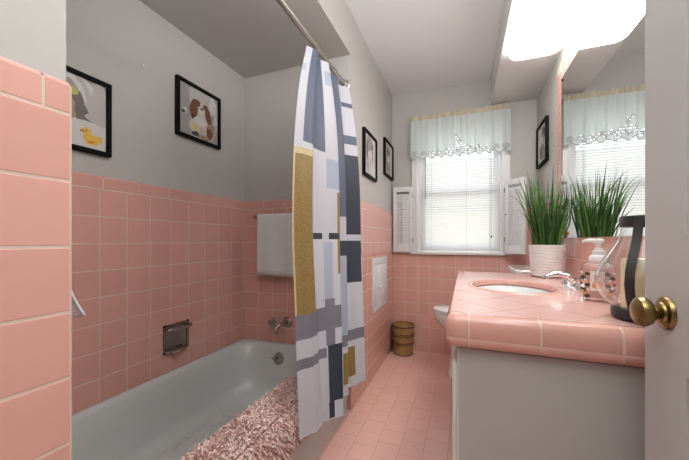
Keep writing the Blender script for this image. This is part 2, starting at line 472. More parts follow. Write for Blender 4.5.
# valance on a rod
vl = thing('valance', 'pale aqua gathered valance with cut-work lace edge over the window', 'valance', (0, 0, 0))
VX0, VX1, VY = -.450, .352, YB-.055
def vfold(x, z):
    a = (2.06-z)/.33
    ph = 9*math.sin(x*5.1)+x*62
    return VY + (.004+.007*a)*math.sin(ph) + .004*math.sin(x*150+2*math.sin(x*9))*(1-.5*a)
def vbottom(x):
    k = abs(math.sin((x-VX0)*PI/.0755))
    c = math.exp(-((x+.0)/.05)**2)
    return 1.748-.026*k
nx = 400
xc = -.04
FL = [(VX0+.036+i*.0735, 1.763+.006*(i % 2), .026 if i % 2 == 0 else .019) for i in range(11)]
FL += [(xc+dx, 1.775+dz, R) for (dx, dz, R) in ((0, .045, .026), (-.042, .022, .022), (.045, .02, .022), (.004, .090, .018), (-.02, .122, .010), (.10, .012, .022), (.16, .01, .019))]
HO = [(cx+R*.66*math.cos(2*PI*i/5+.3), cz+R*.66*math.sin(2*PI*i/5+.3), R*.30) for cx, cz, R in FL for i in range(5)]
mb = MB(); L = []
ts = [i/14*.55 for i in range(15)]+[.55+.45*i/60 for i in range(1, 61)]
L = [[(x, vfold(x, 2.062+(vbottom(x)-2.062)*t), 2.062+(vbottom(x)-2.062)*t) for x in [VX0+(VX1-VX0)*i/nx for i in range(nx+1)]] for t in ts]
mb.loft(L, 0, False, False, False)
kill = [f for f in mb.bm.faces if (lambda c: c.z < 1.93 and any((c.x-a)**2+(c.z-b)**2 < q*q for a, b, q in HO))(f.calc_center_median())]
bmesh.ops.delete(mb.bm, geom=kill, context='FACES')
# returns to the wall
for x in (VX0, VX1):
    mb.loft([[(x, vfold(x, z), z), (x+(.003 if x > 0 else -.003), VY+.02, z), (x, YB-.0, z)] for z in (2.062, 1.73)], 0, False, False, False)
# cut openings along the embroidered edge
vo = mb.build('panel', M['valance'], vl, norm=False)

mb = MB(); L = []
for j in range(5):
    t = j/4
    L.append([(x, VY-.002+(.003+.006*t)*math.sin(x*140+3*math.sin(x*23)), 2.062+.040*t+(.005*t*math.sin(x*95+2*math.sin(x*31)))) for x in [VX0+(VX1-VX0)*i/nx for i in range(nx+1)]])
mb.loft(L, 0, False, False, False); mb.build('ruffled_heading', M['beige'], vl, norm=False)
mb = MB(); pts = []
for i in range(nx*2+1):
    x = VX0+(VX1-VX0)*i/(nx*2); z = vbottom(x); pts.append((x, vfold(x, z)-.002, z))
mb.tube(pts, .0036, 6)
def ring(cx, cz, r, th, n=14):
    mb.tube([(cx+r*math.cos(2*PI*i/n), vfold(cx+r*math.cos(2*PI*i/n), cz)-.003, cz+r*math.sin(2*PI*i/n)) for i in range(n)], th, 5, closed=True)
def flower(cx, cz, R, k=5):
    ring(cx, cz, R*.3, .0018, 10)
    for i in range(k):
        a = 2*PI*i/k+.3; ring(cx+R*.66*math.cos(a), cz+R*.66*math.sin(a), R*.34, .0019, 10)
for q_ in FL: flower(*q_)
for i in range(10):
    x = VX0+.036+i*.0735; pp = []
    for q in range(13):
        xx = x+.0735*q/12; zz = 1.772+.016*math.sin(q/12*2*PI+i)
        pp.append((xx, vfold(xx, zz)-.003, zz))
    mb.tube(pp, .0018, 5)
pp = [(xc+.03*math.sin(t*5), vfold(xc, 1.85)-.006, 1.775+t*.15) for t in [q/14 for q in range(15)]]
mb.tube(pp, .0016, 5)
mb.build('lace_edge', M['lace'], vl)
vr = thing('curtain_rod', 'thin white rod holding the aqua valance', 'curtain rod', (0, 0, 0))
mb = MB(); mb.tube([(VX0+.006, YB-.02, 2.078), (VX0+.006, VY+.022, 2.078), (VX0+.02, VY+.018, 2.078), (VX1-.02, VY+.018, 2.078), (VX1-.006, VY+.022, 2.078), (VX1-.006, YB-.02, 2.078)], .004, 8); mb.build('rod', M['white'], vr)

# louvred shutters
def shutter(name, label, loc, rz, flip):
    t = thing(name, label, 'shutter', loc, rz, 'louvered shutters beside the window')
    Wd, Hh, d = .176, .592, .020
    s = -1 if flip else 1
    mb = MB(); X = lambda a, b: (min(s*a, s*b), max(s*a, s*b))
    mb.box(*X(0, .030), -d/2, d/2, 0, Hh, bev=.002); mb.box(*X(Wd-.030, Wd), -d/2, d/2, 0, Hh, bev=.002)
    mb.box(*X(.03, Wd-.03), -d/2, d/2, 0, .055, bev=.002); mb.box(*X(.03, Wd-.03), -d/2, d/2, Hh-.045, Hh, bev=.002)
    mb.build('frame', M['shutter'], t)
    mb = MB(); z = .068
    while z < Hh-.055:
        R = Matrix.Translation((s*Wd/2, 0, z)) @ Matrix.Rotation(rad(-24), 4, 'X')
        mb.box(-.058, .058, -.0028, .0028, -.0125, .0125, bev=.002, Mx=R); z += .0235
    mb.build('louvers', M['shutter'], t)
    mb = MB(); mb.box(*X(Wd/2-.005, Wd/2+.005), -.020, -.011, .085, Hh-.065, bev=.002); mb.build('tilt_rod', M['shutter'], t)
    for z in (.09, Hh-.10):
        mb = MB(); mb.box(*X(-.004, .004), -d/2-.004, -d/2+.004, z, z+.042, bev=.001); mb.build('hinge', M['oldchrome'], t)
    mb = MB(); mb.ell((s*.013, -.016, .315), .005, .008, .005); mb.build('knob', M['bulbk'], t)
    return t
shutter('shutter', 'white louvered shutter folded flat left of the window, in the wall corner', (-.432, YB-.032, .893), 0, True)
sh = shutter('shutter', 'white louvered shutter angled into the room right of the window, behind the grass', (.314, YB-.042, .893), rad(-45), False)

# neighbouring house outside
h = thing('house', 'pale yellow neighbouring house wall glimpsed between the blind slats', 'house', (0, 6.5, -1.5))
mb = MB(); mb.box(-4, 5, 0, .3, 0, 3.2)
for i in range(20): mb.box(-4, 5, -.02, .0, i*.16, i*.16+.14, bev=.006)
mb.build('siding', M['house'], h)
mb = MB(); mb.loft([[(-4.3, -.5, 3.15), (-4.3, 2.2, 4.6), (-4.3, 2.2, 4.5), (-4.3, -.5, 3.0)], [(5.3, -.5, 3.15), (5.3, 2.2, 4.6), (5.3, 2.2, 4.5), (5.3, -.5, 3.0)]], 0, True, True)
mb.build('roof', M['roofm'], h)
mb = MB(); mb.box(-6, 7, YB+.4, 7, -1.62, -1.5); tag(mb.build('ground', M['lawn']), 'outdoor lawn beyond the window', 'ground', kind='structure')

# ------------------------------------------------------------------ entry door
d = thing('door_1', 'grey-white panelled entry door standing open at the right edge', 'door', (0, 0, 0)); d['kind'] = 'structure'
DX, DY0, DY1 = .334, .012, .788
mb = MB()
mb.box(DX+.008, DX+.036, DY0, DY1, .012, 2.03)
st = .122
ys = [(DY0, DY0+st), (DY0+(DY1-DY0)/2-.055, DY0+(DY1-DY0)/2+.055), (DY1-st, DY1)]
for a, b in ys: mb.box(DX, DX+.012, a, b, .012, 2.03)
for a, b in ((.012, .24), (.775, 1.005), (1.62, 1.72), (1.91, 2.03)):
    for (ya_, yb_) in ((DY0+st, ys[1][0]), (ys[1][1], DY1-st)): mb.box(DX, DX+.012, ya_, yb_, a, b)
for (a, b) in ((DY0+st, DY0+(DY1-DY0)/2-.055), (DY0+(DY1-DY0)/2+.055, DY1-st)):
    for z0, z1 in ((.24, .775), (1.005, 1.62), (1.72, 1.91)):
        mb.box(DX+.001, DX+.012, a+.022, b-.022, z0+.022, z1-.022, bev=.006)
mb.build('panel_leaf', M['doorp'], d)
Rk = Matrix.Translation((DX, .717, .868)) @ Matrix.Rotation(-PI/2, 4, 'Y')
mb = MB(); mb.lathe([(.0295, 0), (.0295, .002), (.027, .006), (.019, .008), (.0175, .011), (.012, .013)], (0, 0, 0), 40, Mx=Rk); ro = mb.build('rosette', M['brass'], d)
mb = MB(); mb.lathe([(.0105, .008), (.0098, .012), (.0125, .015), (.0135, .0165), (.0115, .0185), (.015, .021), (.0225, .0245), (.0258, .030), (.0262, .035), (.0242, .041), (.018, .0455), (.009, .048), (.0, .0485)], (0, 0, 0), 40, Mx=Rk); mb.build('door_knob', M['brass'], d)
mb = MB(); mb.box(DX+.010, DX+.034, DY1-.001, DY1+.0015, .84, .90, bev=.0005); mb.build('latch_plate', M['brass'], d)

# ------------------------------------------------------------------ bathtub
tb = thing('bathtub', 'white enamelled alcove bathtub along the left wall', 'bathtub', ((XT+XH)/2, (YN+YE)/2, 0))
ti = Matrix.Translation((-(XT+XH)/2, -(YN+YE)/2, 0))
bx, by = (XT+.001+XH)/2, (YN+YE)/2; HX, HY = (XH-XT-.001)/2, (YE-YN)/2-.001; RZ = .345
n = 10
cy2 = by
L = [rrect(bx, by, HX-.022, HY, .02, 0.0, n), rrect(bx, by, HX-.022, HY, .02, .05, n), rrect(bx, by, HX-.006, HY, .02, .24, n), rrect(bx, by, HX-.001, HY, .02, .30, n), rrect(bx, by, HX, HY, .02, RZ-.014, n), rrect(bx, by, HX-.003, HY-.003, .02, RZ-.004, n), rrect(bx, by, HX-.012, HY-.01, .02, RZ, n)]
ix, iy = bx-.022, by+.005
L += [rrect(ix, iy, HX-.048, HY-.05, .13, RZ, n), rrect(ix, iy, HX-.058, HY-.06, .14, RZ-.006, n), rrect(ix, iy, HX-.066, HY-.068, .15, RZ-.022, n),
      rrect(ix, iy, HX-.085, HY-.088, .15, .22, n), rrect(ix, iy, HX-.105, HY-.115, .14, .12, n), rrect(ix, iy, HX-.125, HY-.14, .13, .085, n), rrect(ix, iy, HX-.155, HY-.175, .12, .068, n), rrect(ix, iy, HX-.26, HY-.40, .05, .063, n)]
mb = MB(); mb.loft(L, 0, False, True, Mx=ti); mb.build('shell', M['tub'], tb, ang=50)
yo = iy+HY-.078
Ro = ti @ Matrix.Translation((-1.07, yo+.003, .268)) @ Matrix.Rotation(PI/2+rad(-8), 4, 'X')
mb = MB(); mb.lathe([(.038, -.006), (.038, .004), (.034, .009), (.022, .011), (.0, .0115)], (0, 0, 0), 32, Mx=Ro); op = mb.build('overflow_plate', M['oldchrome'], tb)
mb = MB(); mb.tube([(.0, 0, .008), (-.008, 0, .026), (-.026, .004, .030)], .0045, 8, Mx=Ro); mb.ell((-.028, .004, .030), .007, .006, .006, Mx=Ro); mb.build('trip_lever', M['oldchrome'], op)
mb = MB(); mb.lathe([(.03, 0), (.03, .004), (.02, .005), (.018, .002), (0, .002)], (-1.0+.0, 1.50, .0645), 24, Mx=ti); mb.build('drain', M['chrome'], tb)
# vinyl bath mat inside
bm_ = thing('bath_mat', 'clear grey studded non-slip mat lying in the bathtub', 'bath mat', (bx-.022, .95, .068))
mi_ = Matrix.Translation((-(bx-.022), -.95, -.068))
mb = MB()
L = [rrect(bx-.022, .95, .20, .40, .05, z, 8) for z in (.0695, .074)] + [rrect(bx-.022, .95, .195, .395, .05, .0752, 8)]
mb.loft(L, 0, True, True, Mx=mi_); mb.build('sheet', M['mat'], bm_)
mb = MB()
for i in range(10):
    for j in range(21):
        cx, cy = bx-.022-.18+.04*i, .95-.38+.038*j
        mb.lathe([(.011, .0745), (.0105, .0775), (.006, .079), (0, .0792)], (cx, cy, 0), 10, Mx=mi_)
tag(mb.build('studs', M['mat'], bm_), kind='stuff')

# chenille rug over the tub rim
rg = thing('bath_rug', 'dusty pink shaggy chenille bath rug draped over the tub rim', 'rug', (XH-.03, .8, RZ))
ri = Matrix.Translation((-(XH-.03), -.8, -RZ))
prof = [(-.785, .235), (-.768, .30), (-.750, .350), (-.724, .378), (-.69, .385), (-.655, .377), (-.626, .361), (-.609, .338), (-.604, .31), (-.602, .265), (-.603, .225)]
def rp(t):
    q = t*(len(prof)-1); i = min(int(q), len(prof)-2); f = q-i
    a, b = Vector((prof[i][0], 0, prof[i][1])), Vector((prof[i+1][0], 0, prof[i+1][1]))
    tn = (b-a).normalized(); return a.lerp(b, f), Vector((-tn.z, 0, tn.x))
seg = [math.dist(prof[i], prof[i+1]) for i in range(len(prof)-1)]; tot = sum(seg)
def rl(s):
    for i, l in enumerate(seg):
        if s <= l or i == len(seg)-1: return (i+s/l)/(len(prof)-1)
        s -= l
RY0, RY1 = .40, 1.215
mb = MB()
L = []
for k in range(2):
    pass
out = [Vector((a, 0, b)) for a, b in prof]
inn = [rp(i/(len(prof)-1))[0]-rp(i/(len(prof)-1))[1]*-.005 for i in range(len(prof))]
lp = out+inn[::-1]
mb.loft([[(v.x, y, v.z) for v in lp] for y in (RY0, (RY0+RY1)/2, RY1)], 0, True, True, Mx=ri)
mb.build('backing', M['rugbase'], rg, smooth=False)
mb = MB(); s = .004
while s < tot:
    t = rl(s); P0, Nn = rp(t); Nn = Vector((Nn.x, 0, Nn.z))
    y = RY0+.004
    while y < RY1:
        lim = 1.0 if (y < 1.0 or P0.x < -.63) else .55
        h = random.uniform(.013, .020)*lim; r = random.uniform(.0034, .0043)
        base = P0+Vector((0, y+random.uniform(-.003, .003), 0))+Nn*.003
        tip = base+Nn*h*.75+Vector((random.uniform(-.007, .007)*lim, random.uniform(-.010, .010), random.uniform(-.008, .004)-.010*max(0, abs(Nn.x))))
        mid = base.lerp(tip, .5)+Nn*.003
        mb.tube([base, mid, tip, tip+(tip-mid).normalized()*.003], [r*.8, r, r, r*.6], 6, Mx=ri)
        y += .0082*random.uniform(.85, 1.15)
    s += .0078
tag(mb.build('pile', M['pile'], rg), kind='stuff')

# ------------------------------------------------------------------ shower rod, hooks, curtain
rz_, rx_ = 1.912, -.655
rd = thing('shower_rod', 'brushed steel shower curtain rod spanning the tub alcove', 'shower rod', (rx_, YE, rz_))
mb = MB(); mb.tube([(0, -.0, 0), (0, YN-YE, 0)], .0125, 16); mb.build('rod', M['steel'], rd)
for yy in (0, YN-YE):
    s = -1 if yy == 0 else 1
    mb = MB(); mb.lathe([(.032, 0), (.031, .006), (.020, .010), (.018, .028), (.0126, .030)], (0, 0, 0), 24, Mx=Matrix.Translation((0, yy, 0)) @ Matrix.Rotation(PI/2*(1 if s < 0 else -1), 4, 'X')); mb.build('flange', M['steel'], rd)
TOP = [(-.668, 1.262), (-.640, 1.325), (-.672, 1.365), (-.632, 1.43), (-.685, 1.48), (-.640, 1.56), (-.680, 1.62), (-.622, 1.70)]
MID = [(-.620, 1.05), (-.585, 1.13), (-.598, 1.225), (-.548, 1.376), (-.625, 1.42), (-.572, 1.52), (-.602, 1.575), (-.540, 1.66)]
HEM = [(-.578, 1.03), (-.538, 1.11), (-.542, 1.17), (-.483, 1.245), (-.560, 1.30), (-.526, 1.42), (-.548, 1.48), (-.493, 1.60)]
ZT, ZM, ZB = 1.885, 1.0, .25
def ctrl(z):
    mixp = lambda A, B, w: [(a[0]+(b[0]-a[0])*w, a[1]+(b[1]-a[1])*w) for a, b in zip(A, B)]
    if z >= ZM: return mixp(MID, TOP, min(1, ((z-ZM)/(1.875-ZM)))**2.5)
    return mixp(MID, HEM, (ZM-z)/(ZM-ZB))
def cpt(s, z):
    P = ctrl(z); i = min(int(s), 6); t = s-i
    p0, p1, p2, p3 = P[max(i-1, 0)], P[i], P[i+1], P[min(i+2, 7)]; k = .6; o = []
    for a in (0, 1):
        m1 = (p2[a]-p0[a])*.5*k; m2 = (p3[a]-p1[a])*.5*k
        o.append((2*t**3-3*t*t+1)*p1[a]+(t**3-2*t*t+t)*m1+(-2*t**3+3*t*t)*p2[a]+(t**3-t*t)*m2)
    rip = .003*math.sin(s*9+z*2.2)*min(1, (1.885-z)*2)
    return (o[0]+rip, o[1], z)
cm = ['cwhite', 'cgray', 'clav', 'cpale', 'cnavy', 'cgold', 'cgoldp']
rects = [  # s0,s1,z0,z1,material
    (0, .30, 1.735, 1.775, 3), (.50, 2.40, 1.40, 1.90, 1), (0, .22, .70, 1.345, 6), (.22, 1.45, .705, 1.345, 5), (.0, 1.35, 1.345, 1.372, 6),
    (2.52, 3.0, 1.75, 1.83, 3), (2.42, 3.2, 1.235, 1.372, 3), (2.75, 3.3, .846, 1.222, 5),
    (1.50, 2.27, 1.003, 1.030, 4), (2.48, 2.9, 1.003, 1.032, 4),
    (.0, 3.1, .612, .708, 2), (2.30, 2.62, .545, .74, 2), (2.30, 2.58, .74, .99, 3), (0, 2.30, .500, .540, 2),
    (2.36, 3.05, .318, .545, 4), (2.33, 2.56, .25, .318, 4),
    (3.25, 4.3, 1.70, 1.81, 4), (4.35, 5.25, 1.12, 1.90, 1), (6.3, 7, 1.752, 1.779, 1), (6.2, 7, 1.532, 1.583, 1),
    (5.25, 7, 1.030, 1.47, 4), (4.4, 6.99, .92, .997, 4), (6.0, 6.92, .772, .92, 4), (4.6, 6.0, .53, .92, 3),
    (4.7, 6.44, .30, .445, 5), (4.4, 7, .475, .53, 2)]
ss = sorted(set([i/14 for i in range(99)]+[round(a, 4) for r in rects for a in r[:2]]))
zs = sorted(set([ZB+(ZT-ZB)*i/70 for i in range(71)]+[a for r in rects for a in r[2:4] if ZB <= a <= ZT]))
me_c = MB(); bmc = me_c.bm
G = [[bmc.verts.new(cpt(min(s, 7), z)) for s in ss if s <= 7] for z in zs]
sl = [s for s in ss if s <= 7]
for j in range(len(zs)-1):
    for i in range(len(sl)-1):
        f = bmc.faces.new((G[j][i], G[j][i+1], G[j+1][i+1], G[j+1][i]))
        sc_, zc = (sl[i]+sl[i+1])/2, (zs[j]+zs[j+1])/2
        mi = 0
        for r in rects:
            if r[0] <= sc_ <= r[1] and r[2] <= zc <= r[3]: mi = r[4]
        f.material_index = mi
cu = thing('shower_curtain', 'white shower curtain with gold, slate and charcoal blocks, drawn to the tub end', 'shower curtain', (rx_, 1.5, .25))
co = me_c.build('cloth', [M[x] for x in cm], cu, norm=False, ang=80)
co.matrix_parent_inverse = Matrix.Translation((-rx_, -1.5, -.25))
mb = MB(); pts = [Vector(cpt(s, ZB+.002)) for s in [i/12 for i in range(85)]]; mb.tube(pts, .0022, 6)
hm = mb.build('hem', M['cwhite'], cu); hm.matrix_parent_inverse = Matrix.Translation((-rx_, -1.5, -.25))
# hooks on the rod
def hook(i, y, label):
    t = thing('curtain_hook', label, 'hook', (rx_, y, rz_), 0, 'shower curtain hooks')
    mb = MB(); pts = [(.016*math.cos(a), 0, .016*math.sin(a)) for a in [rad(-40+i*26) for i in range(10)]]
    pts = pts+[(-.012, .0, -.018), (-.002, 0, -.034), (.006, 0, -.030)]
    mb.tube(pts, .0018, 6); mb.build('wire', M['hook'], t)
    mb = MB(); mb.ell((0, 0, .016), .0042, .0042, .0042); mb.build('roller_ball', M['hook'], t)
hl = ['first metal curtain hook, nearest the camera at the curtain\'s loose edge', 'second metal curtain hook along the rod from the loose curtain edge', 'third metal curtain hook along the rod from the loose curtain edge', 'fourth metal curtain hook along the rod, behind the dark fold', 'last metal curtain hook, close to the rod end flange']
for i, y in enumerate((1.30, 1.36, 1.45, 1.56, 1.67)): hook(i, y, hl[i])

# ------------------------------------------------------------------ alcove fittings
# recessed soap dish
sd = thing('soap_dish', 'aged chrome recessed soap dish with grab bar on the tub wall', 'soap dish', (XT, 1.187, .505), PI/2)
mb = MB()   # local: x right(+Y world), -y out, z up
hw, hh = .076, .072
for a in ((-hw, hw, hh-.014, hh), (-hw, hw, -hh, -hh+.012), (-hw, -hw+.014, -hh, hh), (hw-.014, hw, -hh, hh)):
    mb.box(a[0], a[1], -.006, 0.0, a[2], a[3], bev=.0015)
mb.build('rim_plate', M['oldchrome'], sd)
mb = MB(); mb.box(-hw+.012, hw-.012, -.002, -.0005, -hh+.01, hh-.012); mb.build('back_panel', M['oldchrome'], sd)
mb = MB()
L = []
for k in range(13):
    a = -PI/2+PI*k/12; x = (hw-.008)*math.sin(a); yv = -.006-.030*math.cos(a)
    L.append([(x, 0, -hh+.006), (x, yv*.75, -hh+.004), (x, yv, -hh+.016), (x, yv+.004, -hh+.017), (x, yv*.6, -hh+.010), (x, 0, -hh+.010)])
mb.loft(L, 0, True, True, True); mb.build('tray', M['oldchrome'], sd)
mb = MB(); mb.tube([(-hw+.012, 0, hh-.026), (-hw+.012, -.034, hh-.022), (-hw+.022, -.040, hh-.022), (hw-.022, -.040, hh-.022), (hw-.012, -.034, hh-.022), (hw-.012, 0, hh-.026)], .0075, 10); mb.build('grab_bar', M['oldchrome'], sd)
mb = MB(); mb.box(-.045, -.012, -.0445, -.040, -.066, -.058, bev=.001); mb.box(-.05, -.008, -.042, -.02, -.068, -.056, bev=.002); mb.build('drip_lip', M['chrome'], sd)
# taps on the end wall
def end_wall(name, label, cat, x, z, group=None): return thing(name, label, cat, (x, YE, z), 0, group)
t = end_wall('tub_valve_handle', 'small round chrome shower valve handle left of the tub spout', 'faucet handle', -1.145, .475)
Rw = Matrix.Rotation(PI/2, 4, 'X')
mb = MB(); mb.lathe([(.026, 0), (.026, .004), (.018, .010), (.012, .012), (.010, .030)], n=28, Mx=Rw); mb.build('escutcheon', M['oldchrome'], t)
mb = MB(); mb.lathe([(.010, .026), (.019, .030), (.021, .038), (.020, .050), (.012, .055), (0, .056)], n=10, Mx=Rw); mb.build('knob', M['oldchrome'], t)
t = end_wall('tub_spout', 'chrome tub filler spout with round wall plate above the overflow', 'faucet', -1.052, .478)
mb = MB(); mb.lathe([(.034, 0), (.034, .003), (.030, .009), (.018, .012), (.013, .013)], n=28, Mx=Rw); mb.build('escutcheon', M['oldchrome'], t)
mb = MB(); mb.tube([(0, 0, 0), (-.004, -.03, .002), (-.010, -.065, .0), (-.016, -.09, -.012), (-.020, -.102, -.032), (-.021, -.105, -.052)], [.012, .012, .0125, .013, .0125, .012], 14); mb.build('spout', M['oldchrome'], t)
# towel bar and towel
tz = 1.150
t = thing('towel_bar', 'chrome towel bar on the alcove end wall under a white towel', 'towel bar', (-1.04, YE, tz))
mb = MB(); mb.tube([(-.225, -.055, 0), (.225, -.055, 0)], .008, 12); mb.build('bar', M['oldchrome'], t)
for x in (-.22, .22):
    mb = MB(); mb.box(x-.012, x+.012, -.006, 0, -.022, .022, bev=.002); mb.box(x-.008, x+.008, -.064, -.004, -.010, .012, bev=.003); mb.build('bracket', M['oldchrome'], t)
def drape_towel(name, label, cx, y, zt, wd, front, back, parent_mat='towel', ry=.0130):
    t = thing(name, label, 'towel', (cx, y, zt))
    pr = []
    for k in range(12): pr.append((-ry-.002-.004*k/11*0, -front+front*k/11))
    for k in range(1, 8):
        a = PI-PI*k/8; pr.append((ry*math.cos(a), ry*math.sin(a)*1.0))
    for k in range(12): pr.append((ry, -back*k/11))
    loops = []
    nx = 26
    for i in range(nx+1):
        x = -wd/2+wd*i/nx
        lp = []
        for (yy, zz) in pr:
            w = max(0, -zz)
            fold = .006*math.sin(x*38+1)*min(1, w*6)
            lp.append((x+.01*math.sin(zz*9)*w, yy+fold*(1 if yy < 0 else .2)-(.012*w if yy < 0 else 0), zz-(.004*math.sin(x*14) if w > front*.9 else 0)))
        lp2 = [(a, b, c) for a, b, c in lp]
        loops.append(lp2)
    mb = MB(); mb.loft(loops, 0, False, False, False)
    o = mb.build('cloth', M[parent_mat], t, norm=False, ang=80)
    so = o.modifiers.new('thick', 'SOLIDIFY'); so.thickness = .007; so.offset = 0
    return t
drape_towel('towel', 'white terry bath towel folded over the bar on the alcove end wall', -1.064, YE-.055, tz, .335, .372, .33)
# white cloth on the near end wall
hk = thing('wall_hook', 'small chrome hook on the near alcove wall holding a white washcloth', 'hook', (-.70, YN, .955), PI)
mb = MB(); mb.box(-.012, .012, -.005, 0, -.02, .02, bev=.002); mb.tube([(0, -.004, 0), (0, -.018, -.006), (0, -.026, .004), (0, -.028, .014)], .004, 8); mb.build('peg', M['oldchrome'], hk)
wc = thing('washcloth', 'white washcloth hanging on the near alcove wall behind the partition', 'towel', (-.70, YN+.042, .960))
mb = MB(); L = []
for j in range(16):
    t = j/15; z = -.125*t+.012; hwid = .008+.030*t
    yy = .004-.006*t+.028*t*t
    row = []
    for i in range(19):
        u = i/18*2-1
        row.append((hwid*u*1.0, -.022+.026*t*t*(.5+.5*u)+.003*t*math.sin(u*9+1), z+.008*t*u))
    L.append(row)
mb.loft(L, 0, False, False, False); o = mb.build('cloth', M['towel'], wc, norm=False, ang=80); so = o.modifiers.new('thick', 'SOLIDIFY'); so.thickness = .004; so.offset = 0

# ------------------------------------------------------------------ pictures
def pm(n, c): M[n] = mat(n, c, .5); return n
pics = {}
for n, c in dict(p_white=(.62, .60, .58), p_gray=(.33, .31, .30), p_lg=(.47, .45, .43), p_dk=(.05, .045, .042), p_brown=(.17, .065, .028), p_cream=(.60, .52, .43), p_yel=(.72, .46, .05), p_or=(.62, .17, .03), p_lime=(.45, .50, .12), p_fur=(.16, .13, .115), p_wall=(.36, .31, .285), p_tan=(.35, .24, .17), p_yelp=(.62, .52, .22), p_bk=(.01, .01, .01)).items(): pm('picture_'+n[2:], c)
PN = ['white', 'gray', 'lg', 'dk', 'brown', 'cream', 'yel', 'or', 'lime', 'fur', 'wall', 'tan', 'yelp', 'bk']
PML = [M['picture_'+x] for x in PN]
def picture(name, label, loc, rz, Wd, Hh, bg, blobs, fw=.017, dp=.022, mat_w=0):
    t = thing(name, label, 'picture', loc, rz)
    mb = MB()
    for a in ((-Wd/2, Wd/2, Hh-fw, Hh), (-Wd/2, Wd/2, 0, fw), (-Wd/2, -Wd/2+fw, fw, Hh-fw), (Wd/2-fw, Wd/2, fw, Hh-fw)):
        mb.box(a[0], a[1], -dp, 0, a[2], a[3], bev=.0015)
    mb.build('frame', M['black'], t)
    mb = MB(); e = .001
    mb.box(-Wd/2+fw-e, Wd/2-fw+e, -dp*.45, -.001, fw-e, Hh-fw+e, mi=PN.index(bg))
    iw, ih = Wd-2*fw, Hh-2*fw
    k = 0
    for (m, cx, cy, rx, ry, rot) in blobs:
        k += 1; y = -dp*.45-.00008*k
        poly = []
        for i in range(22):
            a = 2*PI*i/22; wob = 1+.07*math.sin(3*a+k)+.05*math.sin(5*a+2*k)
            px, py = rx*math.cos(a)*wob, ry*math.sin(a)*wob
            ca, sa = math.cos(rad(rot)), math.sin(rad(rot))
            qx = cx+px*ca-py*sa; qy = cy+px*sa+py*ca
            poly.append((min(max(qx, 0), 1)*iw-iw/2, y, min(max(qy, 0), 1)*ih+fw))
        if len(set((round(a[0], 4), round(a[2], 4)) for a in poly)) > 3: mb.poly(poly, PN.index(m))
    mb.build('print', PML, t, smooth=False, norm=False)
    return t
dog = [('lg', .62, .55, .45, .6, 0), ('lg', .60, .84, .35, .14, 0), ('white', .85, .8, .1, .2, 0), ('gray', .12, .5, .16, .6, 0), ('lg', .14, .47, .08, .05, 0), ('dk', .1, .44, .05, .03, 0), ('white', .15, .5, .03, .03, 0),
       ('cream', .55, .22, .27, .27, 0), ('white', .50, .36, .16, .12, 0), ('cream', .55, .58, .15, .19, 0), ('brown', .36, .58, .10, .22, -10), ('brown', .74, .52, .08, .21, 16), ('dk', .33, .42, .05, .05, 0), ('dk', .79, .36, .04, .05, 0), ('brown', .44, .72, .09, .07, 20), ('brown', .66, .70, .08, .06, -20), ('cream', .55, .66, .045, .12, 0), ('dk', .56, .64, .03, .035, 0), ('dk', .50, .70, .018, .016, 0), ('dk', .61, .69, .018, .016, 0), ('white', .56, .56, .07, .05, 0),
       ('cream', .36, .24, .13, .12, 0), ('yelp', .42, .24, .09, .10, 0), ('white', .50, .37, .14, .10, 0), ('tan', .80, .30, .12, .11, 20), ('brown', .76, .18, .09, .12, 0), ('white', .92, .52, .05, .10, 10), ('lg', .57, .16, .08, .12, 0), ('dk', .40, .08, .10, .05, 0), ('tan', .62, .06, .16, .05, 0), ('fur', .86, .55, .02, .08, 0)]
picture('picture_frame', 'black framed photo of a brown and white dog, grey wall above the tub', (XT-W, 1.340, 1.547), PI/2, .306, .304, 'wall', dog)
duck = [('lg', .5, .86, .6, .25, 0), ('white', .6, .16, .6, .34, 0), ('gray', .86, .82, .20, .30, 0), ('lg', .9, .7, .2, .3, 10),
        ('white', .60, .92, .26, .12, -25), ('lg', .70, .80, .09, .24, 30), ('white', .64, .84, .05, .20, 30), ('gray', .57, .80, .06, .14, 25),
        ('fur', .60, .62, .10, .16, -20), ('fur', .66, .52, .10, .17, 20), ('fur', .72, .43, .09, .10, 40), ('tan', .55, .55, .05, .10, 0), ('tan', .56, .44, .05, .06, 0), ('lime', .585, .765, .05, .06, -20), ('lime', .30, .76, .06, .06, 0), ('fur', .40, .6, .12, .2, 0), ('lg', .86, .44, .14, .07, -15), ('white', .8, .34, .18, .05, -8),
        ('yel', .81, .135, .115, .075, 6), ('yel', .905, .165, .045, .05, 40), ('yel', .745, .235, .06, .065, 0), ('or', .683, .235, .028, .02, 0), ('bk', .735, .25, .010, .011, 0), ('or', .80, .10, .05, .018, 10)]
picture('picture_frame', 'black framed bath photo with a yellow rubber duck, half hidden by the near partition', (XT-W, .715, 1.343), PI/2, .306, .302, 'lg', duck)
bw1 = [('lg', .5, .5, .45, .5, 0), ('gray', .5, .80, .3, .18, 0), ('tan', .42, .80, .14, .10, 10), ('fur', .30, .62, .12, .26, 0), ('fur', .68, .58, .12, .28, 0), ('white', .5, .42, .17, .34, 0), ('gray', .45, .72, .12, .12, 0), ('dk', .50, .68, .03, .03, 0), ('dk', .42, .76, .02, .02, 0), ('dk', .56, .76, .02, .02, 0), ('white', .60, .22, .14, .18, 0), ('gray', .3, .22, .10, .16, 0), ('gray', .5, .3, .04, .2, 10), ('white', .8, .5, .06, .3, 0)]
picture('picture_frame', 'black framed grey dog portrait, nearer of two on the left wall', (XH-W, 2.118, 1.437), PI/2, .312, .310, 'white', bw1)
